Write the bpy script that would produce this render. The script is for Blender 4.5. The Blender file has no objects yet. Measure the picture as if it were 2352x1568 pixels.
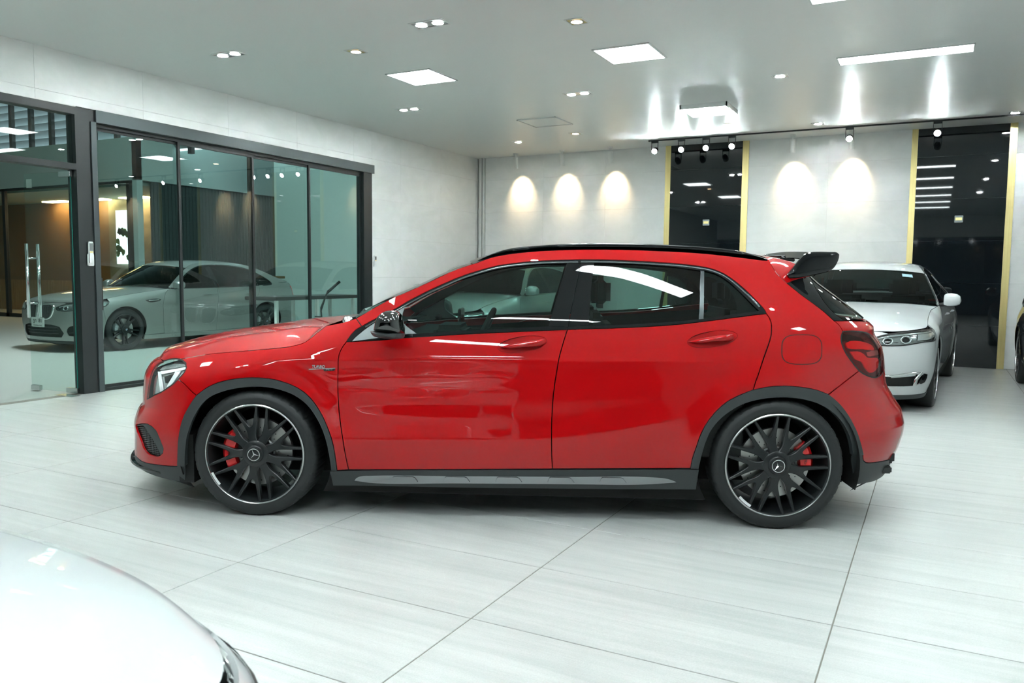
import bpy, bmesh, math, random
import numpy as np
from mathutils import Vector, Matrix
from mathutils.geometry import delaunay_2d_cdt

SC = bpy.context.scene
COL = SC.collection
PI = math.pi
random.seed(7)
rng = np.random.default_rng(7)

# ------------------------------------------------------------------ camera
W, H = 2352, 1568                      # frame of the photograph
FPX = 1849.4                           # focal length in pixels
CPOS = np.array([5.0863, -1.9123, 1.2857])
YAW, PITCH, ROLL = 0.485, -0.0839, 0.0095
_cy, _sy, _cp, _sp = math.cos(YAW), math.sin(YAW), math.cos(PITCH), math.sin(PITCH)
FWD = np.array([-_sy * _cp, _cy * _cp, _sp])
_r = np.array([_cy, _sy, 0.0])
_u = np.cross(_r, FWD)
RIGHT = math.cos(ROLL) * _r + math.sin(ROLL) * _u
UP = -math.sin(ROLL) * _r + math.cos(ROLL) * _u
cam_d = bpy.data.cameras.new('camera')
cam_d.sensor_width = 36.0
cam_d.lens = FPX / W * 36.0
cam_d.clip_start = 0.05
cam_d.dof.use_dof = True
cam_d.dof.focus_distance = 4.6
cam_d.dof.aperture_fstop = 9.0
cam = bpy.data.objects.new('camera', cam_d)
COL.objects.link(cam)
_m = Matrix.Identity(4)
for _i in range(3):
    _m[_i][0], _m[_i][1], _m[_i][2], _m[_i][3] = RIGHT[_i], UP[_i], -FWD[_i], CPOS[_i]
cam.matrix_world = _m
SC.camera = cam

# ------------------------------------------------------------------ world and exposure
wd = bpy.data.worlds.new('world')
SC.world = wd
wd.use_nodes = True
wd.node_tree.nodes['Background'].inputs[0].default_value = (0.75, 0.85, 0.9, 1)
wd.node_tree.nodes['Background'].inputs[1].default_value = 0.9
SC.view_settings.view_transform = 'Standard'
SC.view_settings.look = 'None'
SC.view_settings.gamma = 1.0
SC.view_settings.use_curve_mapping = False
SC.view_settings.exposure = 1.22
SC.cycles.use_denoising = True
SC.cycles.max_bounces = 8
SC.cycles.diffuse_bounces = 4
SC.cycles.transparent_max_bounces = 14
SC.cycles.adaptive_threshold = 0.015
SC.cycles.use_light_tree = False
SC.cycles.glossy_bounces = 4
SC.cycles.sample_clamp_indirect = 6.0
SC.cycles.caustics_reflective = False
SC.cycles.caustics_refractive = False
PANEL_W = 17.0      # emission of the ceiling panel lights
LINE_W = 17.0       # emission of the linear lights
DOWN_W = 360.0       # emission of the recessed downlights
COOL = (0.87, 0.99, 1.0)
WARM = (1.0, 0.72, 0.42)
ROOM_H = 3.44
XL = -2.70          # left wall plane
YB = 11.42          # back wall plane
XR = 9.6            # right wall
YF = -7.4           # front of the showroom behind the camera

def ray(px, py):
    return (px - W / 2) / FPX * RIGHT - (py - H / 2) / FPX * UP + FWD
def at(px, py, axis, v):
    d = ray(px, py)
    return CPOS + d * ((v - CPOS[axis]) / d[axis])
def project(P):
    d = np.asarray(P) - CPOS
    w = d @ FWD
    return np.stack([W / 2 + FPX * (d @ RIGHT) / w, H / 2 - FPX * (d @ UP) / w], -1)

# ------------------------------------------------------------------ materials
MATS = {}
def mat(name, color=(0.5, 0.5, 0.5), rough=0.5, metal=0.0, coat=0.0, spec=0.5, emit=None, estr=0.0, trans=0.0, ior=1.45, coat_rough=0.03, bump=None, sheen=0.0):
    m = bpy.data.materials.new(name)
    m.use_nodes = True
    b = m.node_tree.nodes['Principled BSDF']
    b.inputs['Base Color'].default_value = (*color, 1)
    b.inputs['Roughness'].default_value = rough
    b.inputs['Metallic'].default_value = metal
    b.inputs['Specular IOR Level'].default_value = spec
    b.inputs['Coat Weight'].default_value = coat
    b.inputs['Coat Roughness'].default_value = coat_rough
    b.inputs['IOR'].default_value = ior
    b.inputs['Transmission Weight'].default_value = trans
    if emit:
        b.inputs['Emission Color'].default_value = (*emit, 1)
        b.inputs['Emission Strength'].default_value = estr
    if bump:
        nt = m.node_tree
        tc = nt.nodes.new('ShaderNodeTexCoord')
        n = nt.nodes.new('ShaderNodeTexNoise')
        n.inputs['Scale'].default_value = bump[0]
        n.inputs['Detail'].default_value = 4
        bp = nt.nodes.new('ShaderNodeBump')
        bp.inputs['Strength'].default_value = bump[1]
        bp.inputs['Distance'].default_value = 0.01
        nt.links.new(tc.outputs['Object'], n.inputs['Vector'])
        nt.links.new(n.outputs['Fac'], bp.inputs['Height'])
        nt.links.new(bp.outputs['Normal'], b.inputs['Normal'])
    MATS[name] = m
    return m
def glass(name, tint, refl=1.0, ior=1.5, rough=0.0):
    """thin pane: clear tinted transmission plus a Fresnel mirror"""
    m = bpy.data.materials.new(name)
    m.use_nodes = True
    nt = m.node_tree
    nt.nodes.clear()
    out = nt.nodes.new('ShaderNodeOutputMaterial')
    mix = nt.nodes.new('ShaderNodeMixShader')
    tr = nt.nodes.new('ShaderNodeBsdfTransparent')
    tr.inputs[0].default_value = (*tint, 1)
    gl = nt.nodes.new('ShaderNodeBsdfGlossy')
    gl.inputs['Roughness'].default_value = rough
    lw = nt.nodes.new('ShaderNodeLayerWeight')
    lw.inputs['Blend'].default_value = 0.5
    pw = nt.nodes.new('ShaderNodeMath'); pw.operation = 'POWER'; pw.inputs[1].default_value = 5.0
    nt.links.new(lw.outputs['Facing'], pw.inputs[0])
    f0 = ((ior - 1) / (ior + 1)) ** 2
    mul = nt.nodes.new('ShaderNodeMapRange')
    mul.inputs['To Min'].default_value = f0 * refl; mul.inputs['To Max'].default_value = 1.0
    nt.links.new(pw.outputs[0], mul.inputs['Value'])
    nt.links.new(mul.outputs[0], mix.inputs[0])
    nt.links.new(tr.outputs[0], mix.inputs[1])
    nt.links.new(gl.outputs[0], mix.inputs[2])
    nt.links.new(mix.outputs[0], out.inputs[0])
    MATS[name] = m
    return m
def noisy(name, c0, c1, scale=(1, 1, 1), rough=(0.4, 0.5), detail=6, dist=0.0, bump=0.0, coords='Object', spec=0.5, fine=None, perobj=False, ramp=(0.35, 0.65)):
    """two-tone procedural surface from stretched noise"""
    m = bpy.data.materials.new(name)
    m.use_nodes = True
    nt = m.node_tree
    b = nt.nodes['Principled BSDF']
    b.inputs['Specular IOR Level'].default_value = spec
    tc = nt.nodes.new('ShaderNodeTexCoord')
    mp = nt.nodes.new('ShaderNodeMapping')
    mp.inputs['Scale'].default_value = scale
    src = tc.outputs[coords]
    if coords == 'World':
        pass
    if perobj:
        oi = nt.nodes.new('ShaderNodeObjectInfo')
        cm = nt.nodes.new('ShaderNodeVectorMath'); cm.operation = 'SCALE'
        ad = nt.nodes.new('ShaderNodeVectorMath'); ad.operation = 'ADD'
        cb = nt.nodes.new('ShaderNodeCombineXYZ')
        for i in range(3):
            nt.links.new(oi.outputs['Random'], cb.inputs[i])
        nt.links.new(cb.outputs[0], cm.inputs[0]); cm.inputs['Scale'].default_value = 37.0
        nt.links.new(tc.outputs['Object'], ad.inputs[0]); nt.links.new(cm.outputs[0], ad.inputs[1])
        src = ad.outputs[0]
    nt.links.new(src, mp.inputs['Vector'])
    n = nt.nodes.new('ShaderNodeTexNoise')
    n.inputs['Scale'].default_value = 1.0
    n.inputs['Detail'].default_value = detail
    n.inputs['Roughness'].default_value = 0.6
    n.inputs['Distortion'].default_value = dist
    nt.links.new(mp.outputs[0], n.inputs['Vector'])
    cr = nt.nodes.new('ShaderNodeValToRGB')
    cr.color_ramp.elements[0].position = ramp[0]; cr.color_ramp.elements[0].color = (*c0, 1)
    cr.color_ramp.elements[1].position = ramp[1]; cr.color_ramp.elements[1].color = (*c1, 1)
    nt.links.new(n.outputs['Fac'], cr.inputs[0])
    col = cr.outputs[0]
    if fine:
        n2 = nt.nodes.new('ShaderNodeTexNoise')
        n2.inputs['Scale'].default_value = fine[0]; n2.inputs['Detail'].default_value = 3
        nt.links.new(src, n2.inputs['Vector'])
        mr = nt.nodes.new('ShaderNodeMapRange')
        mr.inputs['From Min'].default_value = 0.3; mr.inputs['From Max'].default_value = 0.7
        mr.inputs['To Min'].default_value = 1 - fine[1]; mr.inputs['To Max'].default_value = 1 + fine[1]
        nt.links.new(n2.outputs['Fac'], mr.inputs['Value'])
        vm = nt.nodes.new('ShaderNodeVectorMath'); vm.operation = 'SCALE'
        nt.links.new(col, vm.inputs[0]); nt.links.new(mr.outputs[0], vm.inputs['Scale'])
        col = vm.outputs[0]
    nt.links.new(col, b.inputs['Base Color'])
    rr = nt.nodes.new('ShaderNodeMapRange')
    rr.inputs['To Min'].default_value = rough[0]; rr.inputs['To Max'].default_value = rough[1]
    nt.links.new(n.outputs['Fac'], rr.inputs['Value'])
    nt.links.new(rr.outputs[0], b.inputs['Roughness'])
    if bump:
        bp = nt.nodes.new('ShaderNodeBump'); bp.inputs['Strength'].default_value = bump; bp.inputs['Distance'].default_value = 0.005
        nt.links.new(n.outputs['Fac'], bp.inputs['Height']); nt.links.new(bp.outputs[0], b.inputs['Normal'])
    MATS[name] = m
    return m

noisy('tile', (0.345, 0.365, 0.355), (0.455, 0.467, 0.455), scale=(1.1, 16.0, 1.0), rough=(0.28, 0.42), detail=9, dist=0.5, fine=(190, 0.07), perobj=True, ramp=(0.30, 0.68))
mat('grout', (0.16, 0.15, 0.13), 0.8)
noisy('wall_stone', (0.80, 0.825, 0.81), (0.86, 0.88, 0.87), scale=(1.6, 1.6, 2.6), rough=(0.30, 0.42), detail=6, dist=1.4, perobj=True, spec=0.4)
mat('wall_joint', (0.55, 0.58, 0.55), 0.7)
noisy('ceiling_paint', (0.91, 0.935, 0.91), (0.92, 0.945, 0.92), scale=(0.3, 2, 1), rough=(0.34, 0.37), spec=0.6)
mat('black_glass', (0.006, 0.009, 0.011), 0.02, coat=0.4, spec=0.55)
noisy('brass', (0.78, 0.64, 0.27), (0.90, 0.77, 0.38), scale=(300, 300, 0.8), rough=(0.28, 0.42))
MATS['brass'].node_tree.nodes['Principled BSDF'].inputs['Metallic'].default_value = 1.0
mat('frame_black', (0.012, 0.016, 0.017), 0.38)
mat('frame_grey', (0.060, 0.075, 0.078), 0.30, metal=0.4)
glass('partition_glass', (0.80, 0.90, 0.88), refl=1.7)
glass('door_glass', (0.88, 0.94, 0.92), refl=1.0)
mat('glass_edge', (0.02, 0.16, 0.13), 0.2)
mat('steel', (0.62, 0.64, 0.63), 0.22, metal=1.0)
mat('chrome', (0.80, 0.82, 0.82), 0.06, metal=1.0)
mat('white_plastic', (0.78, 0.80, 0.80), 0.35)
mat('white_paint_metal', (0.80, 0.82, 0.80), 0.35)
mat('black_plastic', (0.018, 0.020, 0.021), 0.45)
mat('panel_emit', (0.9, 0.9, 0.9), 0.5, emit=COOL, estr=PANEL_W)
mat('line_emit', (0.9, 0.9, 0.9), 0.5, emit=COOL, estr=LINE_W)
mat('down_emit', (0.9, 0.9, 0.9), 0.5, emit=(0.93, 1.0, 1.0), estr=DOWN_W)
mat('down_warm', (0.9, 0.9, 0.9), 0.5, emit=WARM, estr=22.0)
mat('spot_emit', (0.9, 0.9, 0.9), 0.5, emit=(0.90, 1.0, 1.0), estr=260.0)
mat('wash_emit', (0.9, 0.9, 0.9), 0.5, emit=WARM, estr=8.0)
# car materials
mat('red_paint', (0.40, 0.0014, 0.0028), 0.40, coat=1.0, spec=0.05, coat_rough=0.01)
mat('white_paint', (0.50, 0.525, 0.53), 0.45, coat=1.0, coat_rough=0.02, spec=0.1)
mat('silver_paint', (0.30, 0.31, 0.305), 0.36, metal=0.7, coat=0.9, coat_rough=0.03)
mat('pearl_paint', (0.56, 0.59, 0.58), 0.30, metal=0.45, coat=1.0, coat_rough=0.02)
mat('black_paint', (0.004, 0.005, 0.006), 0.25, coat=1.0, coat_rough=0.02)
mat('cladding', (0.030, 0.036, 0.037), 0.50, bump=(900, 0.03))
mat('gloss_black', (0.004, 0.005, 0.006), 0.4, coat=1.0, coat_rough=0.01, spec=0.0)
mat('liner_black', (0.006, 0.007, 0.007), 0.8)
mat('shell_black', (0.004, 0.004, 0.004), 0.9)
mat('tyre', (0.016, 0.018, 0.019), 0.48, spec=0.4)
mat('rim_black', (0.010, 0.012, 0.013), 0.30, spec=0.5)
mat('rim_dark', (0.014, 0.016, 0.017), 0.25, spec=0.5)
mat('rim_silver', (0.62, 0.63, 0.63), 0.22, metal=1.0)
mat('brake_disc', (0.50, 0.50, 0.48), 0.35, metal=0.9)
mat('brake_hat', (0.25, 0.26, 0.26), 0.4, metal=0.9)
mat('caliper_red', (0.62, 0.008, 0.010), 0.22, coat=0.8)
mat('caliper_grey', (0.55, 0.57, 0.60), 0.3, metal=0.5)
glass('car_glass', (0.34, 0.50, 0.46), refl=1.2)
glass('dark_glass', (0.10, 0.15, 0.145), refl=1.0)
glass('lamp_lens', (0.93, 0.96, 0.96), refl=1.0)
mat('lamp_silver', (0.72, 0.76, 0.76), 0.18, metal=0.85)
mat('lamp_grey', (0.32, 0.35, 0.35), 0.25, metal=0.6)
mat('lamp_guide', (0.85, 0.88, 0.88), 0.25)
mat('tail_dark', (0.10, 0.006, 0.008), 0.35, spec=0.3)
mat('tail_red', (0.85, 0.012, 0.014), 0.3, spec=0.3)
glass('tail_glass', (0.80, 0.28, 0.28), refl=1.2)
mat('trim_grey', (0.10, 0.115, 0.12), 0.22, metal=0.7)
mat('sail_grey', (0.24, 0.28, 0.285), 0.5)
mat('dark_chrome', (0.12, 0.125, 0.125), 0.04, metal=1.0)
mat('carbon_insert', (0.34, 0.36, 0.37), 0.14, metal=0.9)
mat('interior', (0.020, 0.024, 0.024), 0.65)
mat('seat_leather', (0.018, 0.020, 0.020), 0.5)
mat('rubber_line', (0.004, 0.004, 0.004), 0.6)
mat('plate_white', (0.72, 0.76, 0.74), 0.4)
mat('ink_black', (0.01, 0.01, 0.01), 0.5)
mat('badge_blue', (0.02, 0.12, 0.35), 0.3)
mat('badge_white', (0.8, 0.8, 0.8), 0.3)

# ------------------------------------------------------------------ helpers
def tag(o, label=None, cat=None, group=None, kind=None):
    if label: o['label'] = label
    if cat: o['category'] = cat
    if group: o['group'] = group
    if kind: o['kind'] = kind
    return o
def empty(name, loc=(0, 0, 0), rz=0.0, parent=None):
    o = bpy.data.objects.new(name, None)
    COL.objects.link(o)
    o.location = loc
    o.rotation_euler = (0, 0, rz)
    o.empty_display_size = 0.1
    if parent: o.parent = parent
    return o
def M(m):
    return MATS[m] if isinstance(m, str) else m
def mk(name, verts, faces, m, parent=None, smooth=False, normals=None, loc=None, auto=None):
    me = bpy.data.meshes.new(name)
    me.from_pydata([tuple(map(float, v)) for v in verts], [], [tuple(map(int, f)) for f in faces])
    me.materials.append(M(m))
    if smooth or normals is not None:
        me.polygons.foreach_set('use_smooth', [True] * len(me.polygons))
    if auto is not None:
        me.polygons.foreach_set('use_smooth', [True] * len(me.polygons))
        me.set_sharp_from_angle(angle=auto)
    me.update()
    if normals is not None:
        me.normals_split_custom_set_from_vertices([tuple(map(float, n)) for n in normals])
    o = bpy.data.objects.new(name, me)
    COL.objects.link(o)
    if parent is not None: o.parent = parent
    if loc is not None: o.location = loc
    return o
def inst(name, me, parent=None, loc=(0, 0, 0), rot=(0, 0, 0)):
    o = bpy.data.objects.new(name, me)
    COL.objects.link(o)
    if parent is not None: o.parent = parent
    o.location = loc
    o.rotation_euler = rot
    return o
class MB:
    """collects simple solids into one mesh"""
    def __init__(s): s.v, s.f = [], []
    def add(s, v, f):
        n = len(s.v)
        s.v += [tuple(p) for p in v]
        s.f += [tuple(i + n for i in q) for q in f]
        return s
    def box(s, a, b):
        (x0, y0, z0), (x1, y1, z1) = a, b
        v = [(x0, y0, z0), (x1, y0, z0), (x1, y1, z0), (x0, y1, z0), (x0, y0, z1), (x1, y0, z1), (x1, y1, z1), (x0, y1, z1)]
        return s.add(v, [(0, 3, 2, 1), (4, 5, 6, 7), (0, 1, 5, 4), (1, 2, 6, 5), (2, 3, 7, 6), (3, 0, 4, 7)])
    def prism(s, poly, axis, a, b):
        """closed polygon (2D) extruded along axis from a to b"""
        def put(p, t):
            q = list(p); q.insert(axis, t); return tuple(q)
        n = len(poly)
        v = [put(p, a) for p in poly] + [put(p, b) for p in poly]
        f = [tuple(range(n))[::-1], tuple(range(n, 2 * n))] + [(i, (i + 1) % n, n + (i + 1) % n, n + i) for i in range(n)]
        return s.add(v, f)
    def tube(s, pts, r, n=8, cap=True):
        pts = [Vector(p) for p in pts]
        rs = r if isinstance(r, (list, tuple)) else [r] * len(pts)
        base = len(s.v)
        prev = None
        for i, p in enumerate(pts):
            t = (pts[min(i + 1, len(pts) - 1)] - pts[max(i - 1, 0)]).normalized()
            ref = prev if prev is not None else (Vector((0, 0, 1)) if abs(t.z) < 0.9 else Vector((1, 0, 0)))
            a = (ref - t * ref.dot(t)).normalized()
            prev = a
            b = t.cross(a)
            for k in range(n):
                c = 2 * PI * k / n
                s.v.append(tuple(p + a * rs[i] * math.cos(c) + b * rs[i] * math.sin(c)))
        for i in range(len(pts) - 1):
            for k in range(n):
                q = base + i * n
                s.f.append((q + k, q + (k + 1) % n, q + n + (k + 1) % n, q + n + k))
        if cap:
            s.f.append(tuple(base + k for k in range(n))[::-1])
            s.f.append(tuple(base + (len(pts) - 1) * n + k for k in range(n)))
        return s
    def lathe(s, prof, n=48, axis='y', a0=0.0, a1=2 * PI, cap=False):
        """profile of (radius, along) revolved about an axis"""
        base = len(s.v)
        full = abs(a1 - a0 - 2 * PI) < 1e-6
        m = n if full else n + 1
        for i in range(m):
            a = a0 + (a1 - a0) * i / n
            for (r, h) in prof:
                c, d = r * math.cos(a), r * math.sin(a)
                s.v.append({'y': (c, h, d), 'z': (c, d, h), 'x': (h, c, d)}[axis])
        k = len(prof)
        for i in range(n):
            j = (i + 1) % m
            for q in range(k - 1):
                s.f.append((base + i * k + q, base + j * k + q, base + j * k + q + 1, base + i * k + q + 1))
        if cap and full:
            s.f.append(tuple(base + i * k for i in range(m)))
            s.f.append(tuple(base + i * k + k - 1 for i in range(m))[::-1])
        return s
    def build(s, name, m, parent=None, smooth=False, auto=None, loc=None):
        return mk(name, s.v, s.f, m, parent, smooth, auto=auto, loc=loc)
def bevel_box(name, a, b, m, parent=None, r=0.01, seg=2, loc=None):
    bm = bmesh.new()
    bmesh.ops.create_cube(bm, size=1)
    for v in bm.verts:
        for i in range(3):
            v.co[i] = a[i] if v.co[i] < 0 else b[i]
    bmesh.ops.bevel(bm, geom=bm.edges[:], offset=r, segments=seg, affect='EDGES')
    me = bpy.data.meshes.new(name)
    bm.to_mesh(me); bm.free()
    me.materials.append(M(m))
    o = bpy.data.objects.new(name, me)
    COL.objects.link(o)
    if parent is not None: o.parent = parent
    if loc is not None: o.location = loc
    return o
def dup(root, loc, rz=None, label=None, group=None):
    r = root.copy(); COL.objects.link(r); r.location = loc
    if rz is not None: r.rotation_euler = (0, 0, rz)
    if label: r['label'] = label
    if group: r['group'] = group
    for ch in list(root.children):
        c = ch.copy(); COL.objects.link(c); c.parent = r
        for g in list(ch.children):
            d = g.copy(); COL.objects.link(d); d.parent = c
    return r
def text_mesh(name, txt, size, m, parent=None, depth=0.001, matrix=None, align='CENTER', shear=0.0, bold=0.0):
    cu = bpy.data.curves.new(name, 'FONT')
    cu.body = txt; cu.size = size; cu.extrude = depth; cu.align_x = align; cu.align_y = 'CENTER'
    cu.shear = shear; cu.offset = bold; cu.resolution_u = 3
    t = bpy.data.objects.new(name, cu); COL.objects.link(t)
    dg = bpy.context.evaluated_depsgraph_get()
    me = bpy.data.meshes.new_from_object(t.evaluated_get(dg))
    bpy.data.objects.remove(t); bpy.data.curves.remove(cu)
    me.materials.clear(); me.materials.append(M(m))
    o = bpy.data.objects.new(name, me); COL.objects.link(o)
    if parent is not None: o.parent = parent
    if matrix is not None: o.matrix_local = matrix
    return o

for _n in ('down_warm', 'wash_emit'): MATS[_n].cycles.emission_sampling = 'NONE'
# ------------------------------------------------------------------ curved panels
def pchip(xs, ys):
    xs, ys = np.asarray(xs, float), np.asarray(ys, float)
    h = np.diff(xs); d = np.diff(ys) / h
    m = np.zeros(len(xs))
    m[0], m[-1] = d[0], d[-1]
    for i in range(1, len(xs) - 1):
        if d[i - 1] * d[i] > 0:
            w1, w2 = 2 * h[i] + h[i - 1], h[i] + 2 * h[i - 1]
            m[i] = (w1 + w2) / (w1 / d[i - 1] + w2 / d[i])
    def f(x):
        x = np.asarray(x, float)
        i = np.clip(np.searchsorted(xs, x) - 1, 0, len(h) - 1)
        t = (x - xs[i]) / h[i]
        tc = np.clip(t, 0, 1)
        y = ys[i] * (1 + 2 * tc) * (1 - tc) ** 2 + h[i] * m[i] * tc * (1 - tc) ** 2 + ys[i + 1] * tc * tc * (3 - 2 * tc) + h[i] * m[i + 1] * tc * tc * (tc - 1)
        y = np.where(t < 0, ys[0] + m[0] * (x - xs[0]), y)
        return np.where(t > 1, ys[-1] + m[-1] * (x - xs[-1]), y)
    return f
def sstep(x, a, b):
    t = np.clip((np.asarray(x, float) - a) / (b - a), 0, 1)
    return t * t * (3 - 2 * t)
def smooth_line(pts, step):
    """Catmull-Rom through the points, sampled about every step"""
    p = np.asarray(pts, float)
    if len(p) == 1: return p
    if len(p) < 3:
        n = max(2, int(np.linalg.norm(p[1] - p[0]) / step) + 1)
        t = np.linspace(0, 1, n)[:, None]
        return p[0] * (1 - t) + p[-1] * t
    q = np.vstack([2 * p[0] - p[1], p, 2 * p[-1] - p[-2]])
    out = []
    for i in range(1, len(q) - 2):
        n = max(1, int(np.linalg.norm(q[i + 1] - q[i]) / step))
        t = np.arange(n)[:, None] / n
        p0, p1, p2, p3 = q[i - 1], q[i], q[i + 1], q[i + 2]
        # centripetal style tension: scale tangents by the local spacing
        d1, d0, d2 = np.linalg.norm(p2 - p1), np.linalg.norm(p1 - p0), np.linalg.norm(p3 - p2)
        t1 = ((p1 - p0) / max(d0, 1e-9) * d1 + (p2 - p1)) / (1 + 0) * 0.5 if d0 > 1e-9 else p2 - p1
        t2 = ((p2 - p1) + (p3 - p2) / max(d2, 1e-9) * d1) * 0.5 if d2 > 1e-9 else p2 - p1
        out.append((2 * t ** 3 - 3 * t ** 2 + 1) * p1 + (t ** 3 - 2 * t ** 2 + t) * t1 + (-2 * t ** 3 + 3 * t ** 2) * p2 + (t ** 3 - t ** 2) * t2)
    out.append(p[-1:])
    return np.vstack(out)
def densify(poly, step):
    p = np.asarray(poly, float)
    out = []
    for i in range(len(p)):
        a, b = p[i], p[(i + 1) % len(p)]
        L = np.linalg.norm(b - a)
        if L < 1e-6: continue
        n = max(1, int(math.ceil(L / step)))
        for k in range(n):
            out.append(a + (b - a) * k / n)
    return np.array(out)
def clean(poly, eps=1e-4):
    out = []
    for p in np.asarray(poly, float):
        if not out or np.linalg.norm(p - out[-1]) > eps: out.append(p)
    if len(out) > 1 and np.linalg.norm(out[0] - out[-1]) < eps: out.pop()
    return np.array(out)
def area2(p):
    x, y = p[:, 0], p[:, 1]
    return float(np.sum(x * np.roll(y, -1) - np.roll(x, -1) * y))
def inside(poly, pts):
    x, y = pts[:, 0], pts[:, 1]
    c = np.zeros(len(pts), bool)
    n = len(poly)
    for i in range(n):
        x0, y0 = poly[i]; x1, y1 = poly[(i + 1) % n]
        if y0 == y1: continue
        k = (y0 > y) != (y1 > y)
        c ^= k & (x < (x1 - x0) * (y - y0) / (y1 - y0) + x0)
    return c
def inset_poly(p, d):
    """move a CCW polygon's vertices inward by d"""
    a = p - np.roll(p, 1, 0); b = np.roll(p, -1, 0) - p
    a /= np.linalg.norm(a, axis=1)[:, None] + 1e-12; b /= np.linalg.norm(b, axis=1)[:, None] + 1e-12
    na, nb = np.stack([-a[:, 1], a[:, 0]], 1), np.stack([-b[:, 1], b[:, 0]], 1)
    n = na + nb
    L = np.linalg.norm(n, axis=1)
    n /= L[:, None] + 1e-9
    k = d / np.maximum(np.sum(n * na, 1), 0.5)
    return p + n * k[:, None]
def fill(poly, h, holes=(), hb=None):
    """triangulated interior of a polygon in 2D with grid points inside"""
    hb = hb or h
    loops = [densify(clean(poly), hb)] + [densify(clean(q), hb) for q in holes]
    bx0, by0 = loops[0].min(0); bx1, by1 = loops[0].max(0)
    gx = np.arange(bx0 + h * 0.37, bx1, h); gy = np.arange(by0 + h * 0.37, by1, h)
    g = np.stack(np.meshgrid(gx, gy), -1).reshape(-1, 2) if len(gx) and len(gy) else np.zeros((0, 2))
    if len(g):
        k = inside(loops[0], g)
        for q in loops[1:]: k &= ~inside(q, g)
        g = g[k]
        allb = np.vstack(loops)
        if len(g):
            keep = np.ones(len(g), bool)
            for s in range(0, len(g), 2000):
                dd = ((g[s:s + 2000, None, :] - allb[None]) ** 2).sum(-1).min(1)
                keep[s:s + 2000] = dd > (0.45 * h) ** 2
            g = g[keep]
    pts = np.vstack(loops + [g]); edges = []
    o = 0
    for L in loops:
        n = len(L)
        edges += [(o + i, o + (i + 1) % n) for i in range(n)]
        o += n
    r = delaunay_2d_cdt([Vector(p) for p in pts], edges, [], 0, 1e-7)
    v = np.array([tuple(p) for p in r[0]]); f = np.array([tuple(t) for t in r[2] if len(t) == 3], int)
    c = v[f].mean(1)
    k = inside(loops[0], c)
    for q in loops[1:]: k &= ~inside(q, c)
    f = f[k]
    e1, e2 = v[f[:, 1]] - v[f[:, 0]], v[f[:, 2]] - v[f[:, 0]]
    ar = e1[:, 0] * e2[:, 1] - e1[:, 1] * e2[:, 0]
    f = f[np.abs(ar) > 1e-12]; ar = ar[np.abs(ar) > 1e-12]
    f[ar < 0] = f[ar < 0][:, ::-1]
    used = np.unique(f); mp = -np.ones(len(v), int); mp[used] = np.arange(len(used))
    return v[used], mp[f]
def surf_normals(S, uv, e=0.0015):
    du, dv = np.array([e, 0]), np.array([0, e])
    a = S(uv + du) - S(uv - du); b = S(uv + dv) - S(uv - dv)
    n = np.cross(a, b)
    return n / (np.linalg.norm(n, axis=1)[:, None] + 1e-12)
def border(f):
    e = {}
    for t in f:
        for i in range(3):
            a, b = int(t[i]), int(t[(i + 1) % 3])
            e[(a, b)] = True
    return [k for k in e if (k[1], k[0]) not in e]
def panel(name, poly, S, m, parent, h=0.02, holes=(), off=0.0, gap=0.0024, flange=0.010, sides=(1, -1), hb=None, back=False, offf=None):
    """sheet-metal piece: polygon in surface coordinates laid on the surface S, with turned-in edges; made for both sides of the car"""
    p = clean(poly)
    if area2(p) < 0: p = p[::-1]
    if gap: p = inset_poly(densify(p, hb or h), gap)
    hs = []
    for q in holes:
        q = clean(q)
        if area2(q) < 0: q = q[::-1]
        if gap: q = inset_poly(densify(q, hb or h), -gap)
        hs.append(q)
    uv, f = fill(p, h, hs, hb)
    n = surf_normals(S, uv)
    d = off if offf is None else off + offf(uv)[:, None]
    v = S(uv) + n * d
    V, F, N = [v], [f.tolist()], [n]
    cnt = len(v)
    if flange:
        be = border(f)
        ids = sorted({i for e in be for i in e}); mp = {i: k for k, i in enumerate(ids)}
        top = v[ids]; low = top - n[ids] * flange
        # outward in-plane direction for the edge normals
        out = np.zeros((len(ids), 3))
        for a, b in be:
            t = v[b] - v[a]
            o = np.cross(t, n[a]); L = np.linalg.norm(o)
            if L > 1e-12:
                out[mp[a]] += o / L; out[mp[b]] += o / L
        out /= np.linalg.norm(out, axis=1)[:, None] + 1e-9
        V += [top, low]; N += [out, out]
        k = len(ids)
        F.append([(cnt + mp[b], cnt + mp[a], cnt + k + mp[a], cnt + k + mp[b]) for a, b in be])
    V, N = np.vstack(V), np.vstack(N)
    F = sum(F, [])
    res = []
    for s in sides:
        if s == 1:
            res.append(mk(name, V, F, m, parent, normals=N))
        else:
            fl = np.array([1, -1, 1])
            res.append(mk(name, V * fl, [q[::-1] for q in F], m, parent, normals=N * fl))
    return res
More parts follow.
